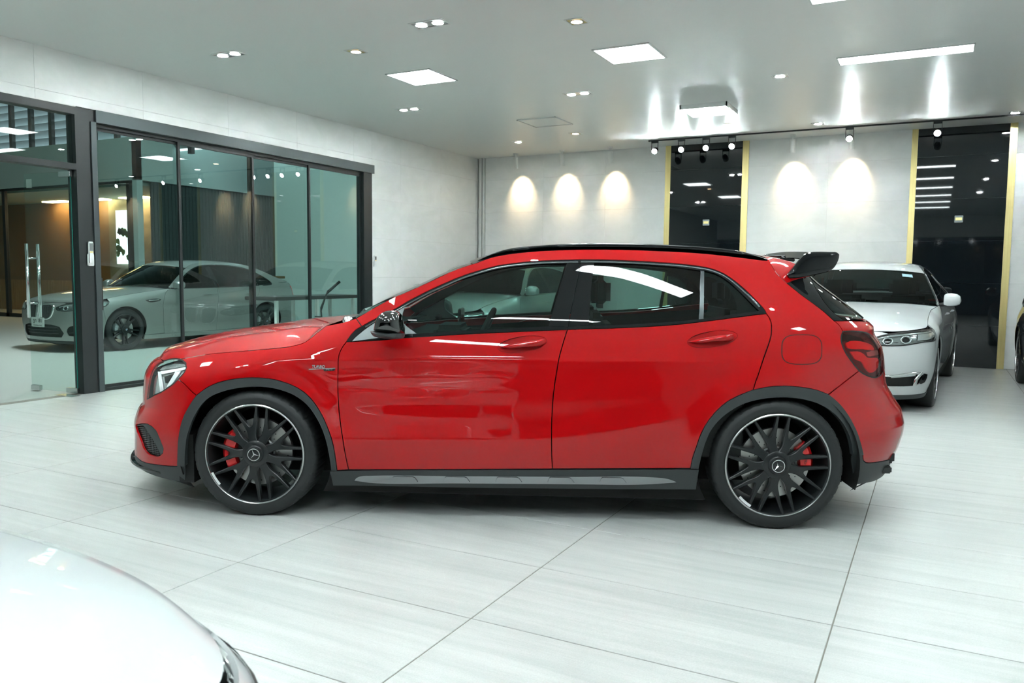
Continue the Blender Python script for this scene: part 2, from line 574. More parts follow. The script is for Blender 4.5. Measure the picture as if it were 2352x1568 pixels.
def ribbon(name, line, S, width, m, parent, off=0.001, sides=(1, -1), thick=0.0):
    p = np.asarray(line, float)
    t = np.gradient(p, axis=0); t /= np.linalg.norm(t, axis=1)[:, None] + 1e-12
    nn = np.stack([-t[:, 1], t[:, 0]], 1)
    wv = width if np.isscalar(width) else np.asarray(width)[:, None]
    a, b = p - nn * wv / 2, p + nn * wv / 2
    na, nb = surf_normals(S, a), surf_normals(S, b)
    A, B = S(a) + na * off, S(b) + nb * off
    k = len(p)
    V = np.vstack([A, B]); F = [(i, i + 1, k + i + 1, k + i) for i in range(k - 1)]
    N = np.vstack([na, nb])
    if thick:
        V = np.vstack([V, A - na * thick, B - nb * thick])
        N = np.vstack([N, na, nb])
        F += [(i + 1, i, 2 * k + i, 2 * k + i + 1) for i in range(k - 1)] + [(k + i, k + i + 1, 3 * k + i + 1, 3 * k + i) for i in range(k - 1)]
    out = []
    for s in sides:
        fl = np.array([1, s, 1])
        out.append(mk(name, V * fl, F if s == 1 else [q[::-1] for q in F], m, parent, smooth=True))
    return out
def loft(name, rows, m, parent, smooth=True, close_u=False, flip=False, auto=None, normals=None):
    """grid mesh through rows of equal length"""
    R = [np.asarray(r, float) for r in rows]
    k = len(R[0]); V = np.vstack(R); F = []
    for i in range(len(R) - 1):
        for j in range(k - 1 if not close_u else k):
            a, b = i * k + j, i * k + (j + 1) % k
            q = (a, b, b + k, a + k)
            F.append(q[::-1] if flip else q)
    return mk(name, V, F, m, parent, smooth=smooth, auto=auto)
def pillow(name, outline, y0, depth, m, parent, axis=1, rings=5, power=2.0, sides=(1,), back=0.3, auto=0.6):
    """closed outline (2D) swelled out of its plane: rounded body of mirror caps, handles and the like; negative y is outward"""
    p = np.asarray(outline, float); c = p.mean(0)
    rows = []
    ts = np.linspace(-PI / 2 * back, PI / 2 * 0.97, rings + 2)
    for t in ts:
        sc = max(math.cos(t), 0.0) ** (2.0 / power) if t > 0 else 1 - (1 - max(math.cos(t), 0)) * 0.3
        q = c + (p - c) * sc
        yy = y0 - depth * (math.sin(t) ** (2.0 / power) if t > 0 else -abs(math.sin(t)) * 0.5)
        r = np.insert(q, axis, yy, axis=1)
        rows.append(r)
    k = len(p); V = np.vstack(rows); F = []
    for i in range(len(rows) - 1):
        for j in range(k):
            a, b = i * k + j, i * k + (j + 1) % k
            F.append((a, b, b + k, a + k))
    F.append(tuple(range((len(rows) - 1) * k, len(rows) * k)))
    F.append(tuple(range(k))[::-1])
    res = []
    for s in sides:
        fl = np.array([1, s, 1])
        res.append(mk(name, V * fl, F if s == 1 else [q[::-1] for q in F], m, parent, auto=auto))
    return res

class Body:
    """car side seen as a stack of plan outlines: P(a, z); a runs from the middle of the nose round the side to the middle of the tail"""
    def __init__(s, side, x0f, Lf, pf, x0r, Lr, pr, fa=0.85, ra=0.85):
        s.side, s.x0f, s.Lf, s.pf, s.x0r, s.Lr, s.pr, s.fa, s.ra = side, x0f, Lf, pf, x0r, Lr, pr, fa, ra
        s.a0, s.a1 = x0f - fa, x0r + ra
    def P(s, az):
        az = np.atleast_2d(az)
        a, z = az[:, 0], az[:, 1]
        x = a.copy(); c = np.ones_like(a); sg = np.ones_like(a)
        f = a < s.x0f
        if f.any():
            ph = np.abs((s.x0f - a[f]) / s.fa) ** (s.pf / 2) * PI / 2
            sg[f] = np.sign(np.cos(ph))
            x[f] = s.x0f - s.Lf(z[f]) * np.abs(np.sin(ph)) ** (2 / s.pf)
            c[f] = np.abs(np.cos(ph)) ** (2 / s.pf)
        r = a > s.x0r
        if r.any():
            ph = np.abs((a[r] - s.x0r) / s.ra) ** (s.pr / 2) * PI / 2
            sg[r] = np.sign(np.cos(ph))
            x[r] = s.x0r + s.Lr(z[r]) * np.abs(np.sin(ph)) ** (2 / s.pr)
            c[r] = np.abs(np.cos(ph)) ** (2 / s.pr)
        y = -s.side(x, z) * c * sg
        return np.stack([x, y, z], -1)
    def a_front(s, y, z):
        """surface coordinate a of a point on the nose with lateral offset |y|"""
        y = np.asarray(y, float); z = np.asarray(z, float)
        w = s.side(np.full_like(y, s.x0f - 0.3), z)
        c = np.clip(np.abs(y) / w, 0, 1)
        ph = np.arccos(np.clip(c ** (s.pf / 2), 0, 1))
        return s.x0f - s.fa * (ph / (PI / 2)) ** (2 / s.pf) - np.where(np.abs(y) < 1e-6, 0.0026, 0.0)
    def a_rear(s, y, z):
        y = np.asarray(y, float); z = np.asarray(z, float)
        w = s.side(np.full_like(y, s.x0r + 0.3), z)
        c = np.clip(np.abs(y) / w, 0, 1)
        ph = np.arccos(np.clip(c ** (s.pr / 2), 0, 1))
        return s.x0r + s.ra * (ph / (PI / 2)) ** (2 / s.pr) + np.where(np.abs(y) < 1e-6, 0.0026, 0.0)
    def front_poly(s, yz):
        yz = np.asarray(yz, float)
        return np.stack([s.a_front(yz[:, 0], yz[:, 1]), yz[:, 1]], -1)
class Placed:
    """turns picture points into surface coordinates of a placed body"""
    def __init__(s, body, O, ang):
        s.b, s.O, s.ang = body, np.asarray(O, float), ang
        s.ex = np.array([math.cos(ang), math.sin(ang), 0]); s.ey = np.array([-math.sin(ang), math.cos(ang), 0])
        s.grid = None
    def world(s, P):
        P = np.atleast_2d(P)
        return s.O + P[:, :1] * s.ex + P[:, 1:2] * s.ey + P[:, 2:] * np.array([0, 0, 1.0])
    def plane(s, px, y):
        """(x, z) of picture points on the local plane at lateral y"""
        out = []
        for p in np.atleast_2d(px):
            d = ray(*p); t = (y - (CPOS - s.O) @ s.ey) / (d @ s.ey)
            q = CPOS + t * d - s.O
            out.append((q @ s.ex, q[2]))
        return np.array(out)
    def mkgrid(s, zr):
        a = np.linspace(s.b.a0 + 0.02, s.b.a1 - 0.02, 260); z = np.linspace(zr[0], zr[1], 80)
        g = np.stack(np.meshgrid(a, z), -1).reshape(-1, 2)
        P = s.b.P(g); n = surf_normals(s.b.P, g)
        Wd = s.world(P)
        nw = n[:, :1] * s.ex + n[:, 1:2] * s.ey + n[:, 2:] * np.array([0, 0, 1.0])
        vis = ((Wd - CPOS) * nw).sum(1) < 0
        s.grid, s.gpx = g[vis], project(Wd[vis])
    def az(s, px):
        px = np.atleast_2d(np.asarray(px, float))
        out = np.zeros((len(px), 2))
        for i, p in enumerate(px):
            k = np.argmin(((s.gpx - p) ** 2).sum(1))
            out[i] = s.grid[k]
        best = out.copy(); berr = np.linalg.norm(project(s.world(s.b.P(best))) - px, axis=1)
        cur = out.copy(); e = 1e-4
        for _ in range(12):
            r = project(s.world(s.b.P(cur))) - px
            ja = (project(s.world(s.b.P(cur + [e, 0]))) - project(s.world(s.b.P(cur - [e, 0])))) / (2 * e)
            jz = (project(s.world(s.b.P(cur + [0, e]))) - project(s.world(s.b.P(cur - [0, e])))) / (2 * e)
            det = ja[:, 0] * jz[:, 1] - ja[:, 1] * jz[:, 0]
            ok = np.abs(det) > 1e3
            dt = np.where(ok, det, 1)
            da = np.where(ok, (r[:, 0] * jz[:, 1] - r[:, 1] * jz[:, 0]) / dt, 0)
            dz = np.where(ok, (ja[:, 0] * r[:, 1] - ja[:, 1] * r[:, 0]) / dt, 0)
            cur = cur - np.clip(np.stack([da, dz], -1), -0.04, 0.04)
            err = np.linalg.norm(project(s.world(s.b.P(cur))) - px, axis=1)
            k = (err < berr) & (np.abs(cur - out).max(1) < 0.12)
            best[k], berr[k] = cur[k], err[k]
        return best
    def curve(s, pts, step=6.0):
        return s.az(smooth_line(pts, step))
# ------------------------------------------------------------------ wheels
WHEEL_CACHE = {}
def star_mesh(r):
    """three-pointed star in a ring, in the x-z plane facing -y"""
    mb = MB()
    mb.lathe([(r * 0.90, 0.0), (r * 0.90, -0.003), (r, -0.003), (r, 0.0)], 40)
    for k in range(3):
        a = PI / 2 + k * 2 * PI / 3 + 0.35
        t = np.array([math.cos(a), math.sin(a)]) * r * 0.92
        l = np.array([math.cos(a + PI / 3), math.sin(a + PI / 3)]) * r * 0.16
        q = np.array([math.cos(a - PI / 3), math.sin(a - PI / 3)]) * r * 0.16
        v = [(0, -0.006, 0), (l[0], 0, l[1]), (t[0], -0.001, t[1]), (q[0], 0, q[1])]
        mb.add(v, [(0, 2, 1), (0, 3, 2)])
    return mb
def spoke_solid(out2, yf, depth, bev=0.003):
    """spoke outline (radial, lateral) -> solid with a chamfered front; yf gives the front depth by radius"""
    p = np.asarray(out2, float)
    if area2(p) < 0: p = p[::-1]
    q = inset_poly(p, bev)
    n = len(p)
    V = [(u, yf(u), v) for u, v in q] + [(u, yf(u) + bev, v) for u, v in p] + [(u, yf(u) + depth, v) for u, v in p]
    F = []
    r = delaunay_2d_cdt([Vector(a) for a in q], [(i, (i + 1) % n) for i in range(n)], [], 0, 1e-9)
    vv = np.array([tuple(a) for a in r[0]])
    for t in r[2]:
        c = vv[list(t)].mean(0)
        if inside(q, c[None])[0]: F.append(tuple(t))
    for L in (0, 1):
        for i in range(n):
            j = (i + 1) % n
            F.append((L * n + i, L * n + j, (L + 1) * n + j, (L + 1) * n + i))
    return V, F
def wheel(parent, loc, flip, R=0.335, ring=0.262, wid=0.235, style='cross', name='wheel', steer=0.0, phase=0.0, cal=None, emblem=None, rimmat='rim_black', lipmat='rim_silver', detail=True, spokemat=None):
    key = (R, ring, wid, style, detail)
    if key not in WHEEL_CACHE:
        C = {}
        hw = wid / 2
        # tyre: y = 0 at the outer face, width grows to +y
        prof = [(ring - 0.004, 0.012), (ring + 0.004, 0.004), (ring + 0.016, -0.001), (ring + 0.034, -0.003), (R - 0.030, 0.000), (R - 0.016, 0.006), (R - 0.007, 0.016), (R - 0.002, 0.030), (R, 0.052), (R + 0.001, hw), (R, wid - 0.052), (R - 0.007, wid - 0.016), (R - 0.030, wid), (ring, wid - 0.01)]
        ns = 240 if detail else 64
        v, f = [], []
        for i in range(ns):
            a = 2 * PI * i / ns
            notch = detail and i % 6 == 0
            for k, (r, h) in enumerate(prof):
                rr = r - (0.0035 if notch and 6 <= k <= 8 else 0)
                if detail and 8 <= k <= 10 and i % 6 == 3: rr -= 0.004
                v.append((rr * math.cos(a), h, rr * math.sin(a)))
        kp = len(prof)
        for i in range(ns):
            j = (i + 1) % ns
            for q in range(kp - 1):
                f.append((i * kp + q, j * kp + q, j * kp + q + 1, i * kp + q + 1))
        C['tyre'] = (v, f)
        b = MB().lathe([(ring - 0.002, 0.006), (ring - 0.010, 0.008), (ring - 0.016, 0.024), (ring - 0.022, 0.06), (ring - 0.034, 0.12), (ring - 0.03, wid - 0.01), (ring, wid)], 64)
        C['barrel'] = (b.v, b.f)
        b = MB().lathe([(ring + 0.002, 0.006), (ring + 0.003, 0.000), (ring - 0.001, -0.003), (ring - 0.005, -0.001), (ring - 0.006, 0.008)], 96)
        C['lip'] = (b.v, b.f)
        k = ring / 0.262
        if style == 'cross':
            h_ = [(.055, .026), (.085, .0205), (.105, .0205), (.125, .0255), (.160, .0375), (.2440, .0655), (.2470, .0535), (.165, .0185), (.150, .0105), (.143, .004)]
            o = [(u, -w) for u, w in h_] + [(u, w) for u, w in h_[::-1]]
            o = [(u * k, w * k) for u, w in o]
            yf = lambda u: 0.010 + 0.018 * max(0, 1 - abs(u / k - 0.15) / 0.12) - (0.006 if u > 0.24 * k else 0)
            C['spoke'] = spoke_solid(o, yf, 0.030); C['n'] = 9
        elif style == 'double':
            o = [(.045, -.034), (.09, -.036), (.15, -.040), (.252, -.062), (.256, -.040), (.16, -.016), (.12, -.008), (.11, 0), (.12, .008), (.16, .016), (.256, .040), (.252, .062), (.15, .040), (.09, .036), (.045, .034)]
            o = [(u * k, w * k) for u, w in o]
            C['spoke'] = spoke_solid(o, lambda u: 0.012 + 0.02 * max(0, 1 - abs(u / k - 0.13) / 0.14), 0.03); C['n'] = 5
        else:
            o = [(.05, -.020), (.12, -.014), (.256, -.018), (.256, .018), (.12, .014), (.05, .020)]
            o = [(u * k, w * k) for u, w in o]
            C['spoke'] = spoke_solid(o, lambda u: 0.012 + 0.015 * max(0, 1 - abs(u / k - 0.13) / 0.14), 0.03); C['n'] = 10
        b = MB().lathe([(0.0, 0.000), (0.042, 0.000), (0.046, 0.003), (0.048, 0.008), (0.064, 0.010), (0.070, 0.014), (0.072, 0.030), (0.074, 0.050)], 48)
        C['hub'] = (b.v, b.f)
        b = MB().lathe([(0.0, -0.006), (0.034, -0.006), (0.038, -0.004), (0.040, 0.002)], 40)
        C['cap'] = (b.v, b.f)
        dr = 0.178 * k
        b = MB().lathe([(0.085, 0.085), (0.088, 0.075), (dr, 0.075), (dr, 0.100), (0.088, 0.100)], 64)
        C['disc'] = (b.v, b.f)
        b = MB().lathe([(0.03, 0.062), (0.080, 0.062), (0.086, 0.068), (0.088, 0.080)], 40)
        C['hat'] = (b.v, b.f)
        b = MB()
        for i in range(18):
            for j, rr in enumerate((0.105, 0.130, 0.155)):
                a = 2 * PI * (i + j * 0.33) / 18
                cx, cz = rr * k * math.cos(a), rr * k * math.sin(a)
                b.add([(cx + 0.0035 * math.cos(t), 0.0745, cz + 0.0035 * math.sin(t)) for t in np.linspace(0, 2 * PI, 7)[:-1]], [tuple(range(6))])
        C['holes'] = (b.v, b.f)
        WHEEL_CACHE[key] = {n: (mk('tmp', *x, 'steel') if isinstance(x, tuple) else x) for n, x in C.items()}
        for n, x in WHEEL_CACHE[key].items():
            if n == 'n': continue
            me = x.data; bpy.data.objects.remove(x)
            me.name = n
            me.polygons.foreach_set('use_smooth', [True] * len(me.polygons))
            me.set_sharp_from_angle(angle=0.5)
            WHEEL_CACHE[key][n] = me
    C = WHEEL_CACHE[key]
    def use(n, m):
        kk = (key, n, m)
        if kk not in WHEEL_CACHE:
            me = C[n].copy(); me.materials.clear(); me.materials.append(M(m)); WHEEL_CACHE[kk] = me
        return WHEEL_CACHE[kk]
    wo = inst(name, use('barrel', rimmat), parent, loc, (0, 0, (PI if flip else 0) + steer))
    inst('tyre', use('tyre', 'tyre'), wo)
    inst('rim_lip', use('lip', lipmat), wo)
    for i in range(C['n']):
        inst('spoke', use('spoke', spokemat or rimmat), wo, rot=(0, phase + 2 * PI * i / C['n'], 0))
    inst('hub', use('hub', spokemat or rimmat), wo)
    cp = inst('hub_cap', use('cap', 'rim_dark'), wo)
    if emblem == 'star':
        b = star_mesh(0.0325)
        for i, p in enumerate(b.v): b.v[i] = (p[0], p[1] - 0.007, p[2])
        b.build('star_emblem', 'chrome', wo)
    elif emblem == 'roundel':
        roundel(wo, 0.026, Matrix.Translation((0, -0.007, 0)))
    inst('brake_disc', use('disc', 'brake_disc'), wo)
    inst('disc_hat', use('hat', 'brake_hat'), wo)
    if detail: inst('drill_holes', use('holes', 'ink_black'), wo)
    if cal:
        ang, span, cm = cal
        b = MB()
        k = ring / 0.262
        n = 14
        rows = []
        prof = [(0.118, 0.105), (0.116, 0.066), (0.124, 0.050), (0.150, 0.044), (0.176, 0.047), (0.192, 0.060), (0.196, 0.080), (0.194, 0.118), (0.17, 0.13)]
        for i in range(n + 1):
            t = -1 + 2 * i / n
            e = 1 - 0.25 * abs(t) ** 6
            a = ang + span * t
            bump = 0.006 * (1 if abs(abs(t) - 0.42) < 0.30 else 0)
            rows.append([((0.155 + (r - 0.155) * e) * k * math.cos(a), h - bump * (1 if 2 <= q <= 4 else 0), (0.155 + (r - 0.155) * e) * k * math.sin(a)) for q, (r, h) in enumerate(prof)])
        m_ = len(prof)
        V = sum(rows, []); F = [(i * m_ + q, i * m_ + q + 1, (i + 1) * m_ + q + 1, (i + 1) * m_ + q) for i in range(n) for q in range(m_ - 1)]
        F += [tuple(range(m_)), tuple(range(n * m_, (n + 1) * m_))[::-1]]
        mk('brake_caliper', V, F, cm, wo, auto=0.5)
        if detail and cal[2] == 'caliper_red':
            rr = 0.150 * k
            text_mesh('caliper_lettering', 'AMG', 0.020, 'ink_black', wo, depth=.0005, matrix=Matrix.Translation((rr * math.cos(ang - .12 * math.copysign(1, math.cos(ang))), 0.0365, rr * math.sin(ang - .12 * math.copysign(1, math.cos(ang))))) @ Matrix.Rotation(PI / 2, 4, 'X') @ Matrix.Rotation(PI / 2 * -math.copysign(1, math.cos(ang)), 4, 'Z'))
    return wo
def roundel(parent, r, matrix):
    """round badge: dark ring with blue and white quarters, facing -y"""
    b = MB().lathe([(r * 0.62, -0.0012), (r, -0.0012), (r * 1.02, 0.001)], 32)
    o = b.build('emblem', 'ink_black', parent); o.matrix_local = matrix
    for q in range(4):
        n = 8
        v = [(0, -0.0014, 0)] + [(r * 0.62 * math.cos(PI / 2 * (q + i / n)), -0.0014, r * 0.62 * math.sin(PI / 2 * (q + i / n))) for i in range(n + 1)]
        p = mk('emblem_quarter', v, [tuple(range(n + 2))], 'badge_blue' if q % 2 else 'badge_white', parent)
        p.matrix_local = matrix
# ------------------------------------------------------------------ showroom shell
def slab(name, a, b, m, parent=None):
    return MB().box(a, b).build(name, m, parent)
# floor: dark joint bed with single tiles laid on it
floor = tag(slab('floor', (XL - .12, YF, -0.12), (XR, YB + .1, -0.0025), 'grout'), kind='structure')
tile_me = None
TX, TY, JG = 1.2, 0.6, 0.005
for r in range(-6, 20):
    for c in range(-3, 8):
        x0, y0 = c * TX, r * TY
        x1, y1 = x0 + TX, y0 + TY
        cx0, cx1, cy1 = max(x0, XL), min(x1, XR), min(y1, YB)
        if cx1 - cx0 < 0.05 or cy1 - y0 < 0.05: continue
        whole = cx0 == x0 and cx1 == x1 and cy1 == y1
        if whole and tile_me is not None:
            inst('floor_tile', tile_me, floor, (x0, y0, 0)); continue
        g = JG / 2
        w, d = cx1 - cx0, cy1 - y0
        b = MB()
        e = 0.0012
        lo = [(g, g), (w - g, g), (w - g, d - g), (g, d - g)]; hi = [(g + e, g + e), (w - g - e, g + e), (w - g - e, d - g - e), (g + e, d - g - e)]
        b.add([(p[0], p[1], -0.0026) for p in lo] + [(p[0], p[1], -e) for p in lo] + [(p[0], p[1], 0) for p in hi], [(8, 9, 10, 11)] + [(i, (i + 1) % 4, 4 + (i + 1) % 4, 4 + i) for i in range(4)] + [(4 + i, 4 + (i + 1) % 4, 8 + (i + 1) % 4, 8 + i) for i in range(4)])
        o = b.build('floor_tile', 'tile', floor, loc=(cx0, y0, 0))
        if whole: tile_me = o.data
# plain floor behind the camera, past the single tiles
slab('floor_field', (XL, YF, -0.0026), (XR, -3.6, 0.0), 'tile', floor)
ceiling = tag(slab('ceiling', (XL - .12, YF, ROOM_H), (XR, YB + .1, ROOM_H + .12), 'ceiling_paint'), kind='structure')
# walls clad with large stone tiles, joints recessed
wall_back = tag(slab('wall_back', (XL - .12, YB + .012, 0), (XR, YB + .14, ROOM_H), 'wall_joint'), kind='structure')
wall_left = tag(MB().box((XL - .12, 3.30, 2.93), (XL - .012, 8.19, ROOM_H)).box((XL - .12, 8.19, 0), (XL - .012, YB + .02, ROOM_H)).box((XL - .12, YF, 2.93), (XL - .012, 3.30, ROOM_H)).box((XL - .12, YF, 0), (XL - .012, 1.70, 2.93)).build('wall_left', 'wall_joint'), kind='structure')
def tiles_on(parent, axis, plane, u0, u1, z0, z1, pitch=1.2, zp=0.605, u_start=0.0, m='wall_stone', sgn=1, th=0.011, name='wall_tile'):
    u = u_start
    while u < u1 - 1e-6:
        a, b = max(u, u0), min(u + pitch, u1)
        if b - a > 0.02:
            z = 0.0
            while z < z1 - 1e-6:
                c, d = max(z, z0), min(z + zp, z1)
                if d - c > 0.015:
                    g = 0.0012
                    lo = [a + g, c + g]; hi = [b - g, d - g]
                    if axis == 1:
                        bx = ((0, plane, 0), (hi[0] - lo[0], plane + th, hi[1] - lo[1]))
                        o = MB().box(*bx).build(name, m, parent, loc=(lo[0], 0, lo[1]))
                    else:
                        bx = ((plane - th, 0, 0), (plane, hi[0] - lo[0], hi[1] - lo[1]))
                        o = MB().box(*bx).build(name, m, parent, loc=(0, lo[0], lo[1]))
                z += zp
        u += pitch
BX = [(0.945, 1.035), (1.035, 2.215), (2.215, 2.315), (4.65, 4.73), (4.73, 5.875), (5.875, 5.965)]   # brass, glass, brass, brass, glass, brass
tiles_on(wall_back, 1, YB, -2.53, 0.945, 0, ROOM_H, u_start=-2.53)
tiles_on(wall_back, 1, YB, 2.315, 4.65, 0, ROOM_H, u_start=2.315)
tiles_on(wall_back, 1, YB, 5.965, XR, 0, ROOM_H, u_start=5.965)
tiles_on(wall_left, 0, XL, 8.19, YB, 0, ROOM_H, u_start=7.73)
tiles_on(wall_left, 0, XL, 0.55, 8.19, 2.93, ROOM_H, u_start=0.55)
# black glass fields between brushed brass strips
for k, (a, b) in enumerate(BX):
    if k % 3 == 1:
        z = 0.0
        for zt in (0.605, 1.21, 1.815, 2.42, 3.03, ROOM_H):
            MB().box((a + .001, YB - .004, z + .0012), (b - .001, YB + .011, zt - .0012)).build('black_glass_panel', 'black_glass', wall_back)
            z = zt
    else:
        MB().box((a, YB - .014, 0), (b, YB + .012, ROOM_H)).build('brass_strip', 'brass', wall_back)
# corner bead and the thin white upright at the corner
tag(MB().box((-2.655, YB - .04, 0), (-2.60, YB + .012, ROOM_H)).box((-2.565, YB - .05, 0), (-2.545, YB + .012, ROOM_H)).build('trim_1', 'white_paint_metal'), kind='structure')
# right wall and the shop front behind the camera
tag(slab('wall_right', (XR, YF, 0), (XR + .12, YB + .1, ROOM_H), 'wall_stone'), kind='structure')
mat('dusk_glass', (0.02, 0.03, 0.035), 0.05, spec=0.6)
wf = tag(MB().box((XL - .12, YF - .12, 0), (XR, YF, ROOM_H)).build('wall_front', 'dusk_glass'), kind='structure')
MB().box((XL - .12, YF, 2.7), (XR, YF + .06, ROOM_H)).build('fascia', 'wall_stone', wf)
for k in range(9):
    MB().box((XL + k * 1.53, YF, 0), (XL + k * 1.53 + .06, YF + .05, ROOM_H)).build('mullion', 'frame_black', wf)
# ------------------------------------------------------------------ glass partition in the left wall
GX = XL - 0.075                                           # plane of the sliding panes
win = tag(MB().box((XL - .13, 3.34, 0), (XL + .012, 3.56, 2.92)).build('window_1', 'frame_black'), kind='structure')     # the heavy post
MB().box((XL + .012, 3.505, 0), (XL + .028, 3.565, 2.80)).build('post_cover', 'frame_grey', win)
MB().box((XL - .05, 3.56, 2.80), (XL + .035, 8.205, 2.925)).build('sliding_header', 'frame_grey', win)
MB().box((XL - .12, 3.56, 2.765), (XL - .045, 8.16, 2.80)).build('top_track', 'frame_black', win)
MB().box((XL - .12, 3.56, 0), (XL - .03, 8.16, .028)).build('bottom_track', 'frame_black', win)
MB().box((XL - .13, 7.97, 0), (XL + .012, 8.165, 2.84)).build('end_post', 'frame_black', win)
edges = [3.56, 4.66, 5.77, 6.85, 7.97]
for k in range(4):
    gx = GX + (0.016 if k % 2 else -0.016)
    a, b = edges[k] - (0.03 if k else 0), edges[k + 1] + (0.03 if k < 3 else 0)
    MB().box((gx - .004, a + .02, .05), (gx + .004, b - .02, 2.75)).build('glass_pane', 'partition_glass', win)
    for (p, q) in ((a, a + .032), (b - .032, b)):
        MB().box((gx - .014, p, .028), (gx + .014, q, 2.775)).build('sash_stile', 'frame_black', win)
    MB().box((gx - .012, a, .028), (gx + .012, b, .058)).build('sash_rail', 'frame_black', win)
    MB().box((gx - .012, a, 2.735), (gx + .012, b, 2.775)).build('sash_rail', 'frame_black', win)
# flush pull on the first sash
MB().box((GX + .002, 3.60, 0.86), (GX + .03, 3.63, 1.20)).build('sash_pull', 'black_plastic', win)
# door bay: transom light and open glass leaf
bay = tag(MB().box((XL - .13, 1.70, 2.845), (XL + .012, 3.34, 2.92)).box((XL - .13, 1.70, 2.295), (XL + .012, 3.34, 2.355)).box((XL - .13, 1.70, 0), (XL + .012, 1.80, 2.92)).build('door_1', 'frame_black'), kind='structure')
MB().box((XL - .05, 1.80, 2.355), (XL - .042, 3.34, 2.845)).build('transom_glass', 'door_glass', bay)
MB().box((XL - .02, 1.70, 2.92), (XL + .004, 3.36, 2.932)).build('drip_trim', 'white_paint_metal', bay)
hx, hy = XL - .055, 3.315
fx, fy = at(75, 893, 2, 0.012)[0], at(75, 893, 2, 0.012)[1]
ang = math.atan2(fy - hy, fx - hx); LW = math.hypot(fx - hx, fy - hy)
leaf = empty('glass_door_leaf', (hx, hy, 0), ang)
tag(leaf, 'open frameless glass door leaf with a tall steel pull handle', 'glass door')
MB().box((0.0, -.006, .014), (LW, .006, 2.275)).build('glass_pane', 'door_glass', leaf)
MB().box((-.0015, -.0055, .014), (0, .0055, 2.275)).build('glass_edge', 'glass_edge', leaf)
for z0_, z1_ in ((0.008, .06), (2.225, 2.28)):
    bevel_box('patch_fitting', (-.012, -.018, z0_), (.15, .018, z1_), 'steel', leaf, r=.004)
bevel_box('patch_lock', (LW - .13, -.018, .008), (LW + .002, .018, .06), 'steel', leaf, r=.004)
for s in (-1, 1):
    yy = s * .065
    b = MB().tube([(LW - .075, yy, .78), (LW - .075, yy, 1.55)], .016, 12)
    h = b.build('pull_bar', 'chrome', leaf, smooth=True)
for zz in (.93, 1.40):
    MB().tube([(LW - .075, -.065, zz), (LW - .075, .065, zz)], .010, 10).build('pull_stay', 'chrome', leaf, smooth=True)
mk('notice_sticker', [(LW - .10, -.0065, 2.13), (LW - .02, -.0065, 2.13), (LW - .02, -.0065, 2.22), (LW - .10, -.0065, 2.22)], [(0, 1, 2, 3)], 'white_plastic', leaf)
dr = at(155, 908, 2, 0.0)
tag(MB().box((dr[0] - .14, dr[1] - .05, 0), (dr[0] + .14, dr[1] + .05, .003)).build('floor_plate', 'steel', loc=None), 'flat steel floor spring plate beside the black door post', 'floor plate')
# remote / intercom on the post and the switch by the end post
def wall_remote(y, z, x, label, h=.22):
    r = empty('wall_remote', (x, y, z - h / 2)); tag(r, label, 'remote control')
    bevel_box('holder', (0, -.035, 0), (.022, .035, h * .5), 'white_plastic', r, r=.006)
    bevel_box('remote_body', (.004, -.026, h * .1), (.028, .026, h), 'white_plastic', r, r=.006)
    MB().box((.0275, -.019, h * .62), (.029, .019, h * .93)).build('display', 'lamp_grey', r)
    MB().box((.0275, -.019, h * .54), (.029, .019, h * .60)).build('button_row', 'brass', r)
wall_remote(3.455, 1.45, XL + .012, 'white remote control in a holder on the black door post', .25)
wall_remote(8.235, 1.46, XL, 'white remote control in a holder on the stone wall', .17)
# ------------------------------------------------------------------ ceiling lights
def panel_light(x, y, label, raised=0.012, sz=.575, group='square ceiling panel lights', emit='panel_emit'):
    t = empty('ceiling_panel_light', (x, y, ROOM_H)); tag(t, label, 'ceiling light', group)
    h = sz / 2
    b = MB()
    for (x0, y0, x1, y1) in ((-h, -h, h, -h + .018), (-h, h - .018, h, h), (-h, -h, -h + .018, h), (h - .018, -h, h, h)):
        b.box((x0, y0, -raised), (x1, y1, 0))
    b.build('frame', 'white_paint_metal', t)
    MB().box((-h + .018, -h + .018, -raised * .8), (h - .018, h - .018, -raised * .3)).build('diffuser', emit, t)
    return t
PL = 'square white ceiling panel light set flush in the ceiling'
GP = 'flush square ceiling panel lights'
ORD = ['first', 'second', 'third', 'fourth', 'fifth', 'sixth', 'seventh', 'eighth', 'ninth', 'tenth']
def relabel(objs, base):
    '''name each light by its count from the back wall and from the glass partition'''
    cols = sorted({round(o.location.x * 2) / 2 for o in objs}); byc = {}
    for o in objs: byc.setdefault(round(o.location.x * 2) / 2, []).append(o)
    for c, L in byc.items():
        L.sort(key=lambda o: -o.location.y)
        for k, o in enumerate(L):
            w = ', %s row from the glass partition' % ORD[cols.index(c)] if len(cols) > 1 else ''
            o['label'] = '%s, %s from the back wall%s' % (base, ORD[k], w)
p1 = panel_light(-0.06, 5.66, PL, group=GP)
PLS = [p1]
for (x, y) in ((2.32, 5.75), (-0.06, 2.3), (2.32, 2.3), (-0.06, -0.5), (2.32, -0.5), (2.32, -3.3), (7.4, 6.2), (7.4, 0.6)):
    PLS.append(dup(p1, (x, y, ROOM_H)))
relabel(PLS, 'flush square ceiling panel light')
panel_light(2.37, 8.62, 'square white panel light in a deep frame standing below the ceiling', raised=.055, sz=.60, group=None)
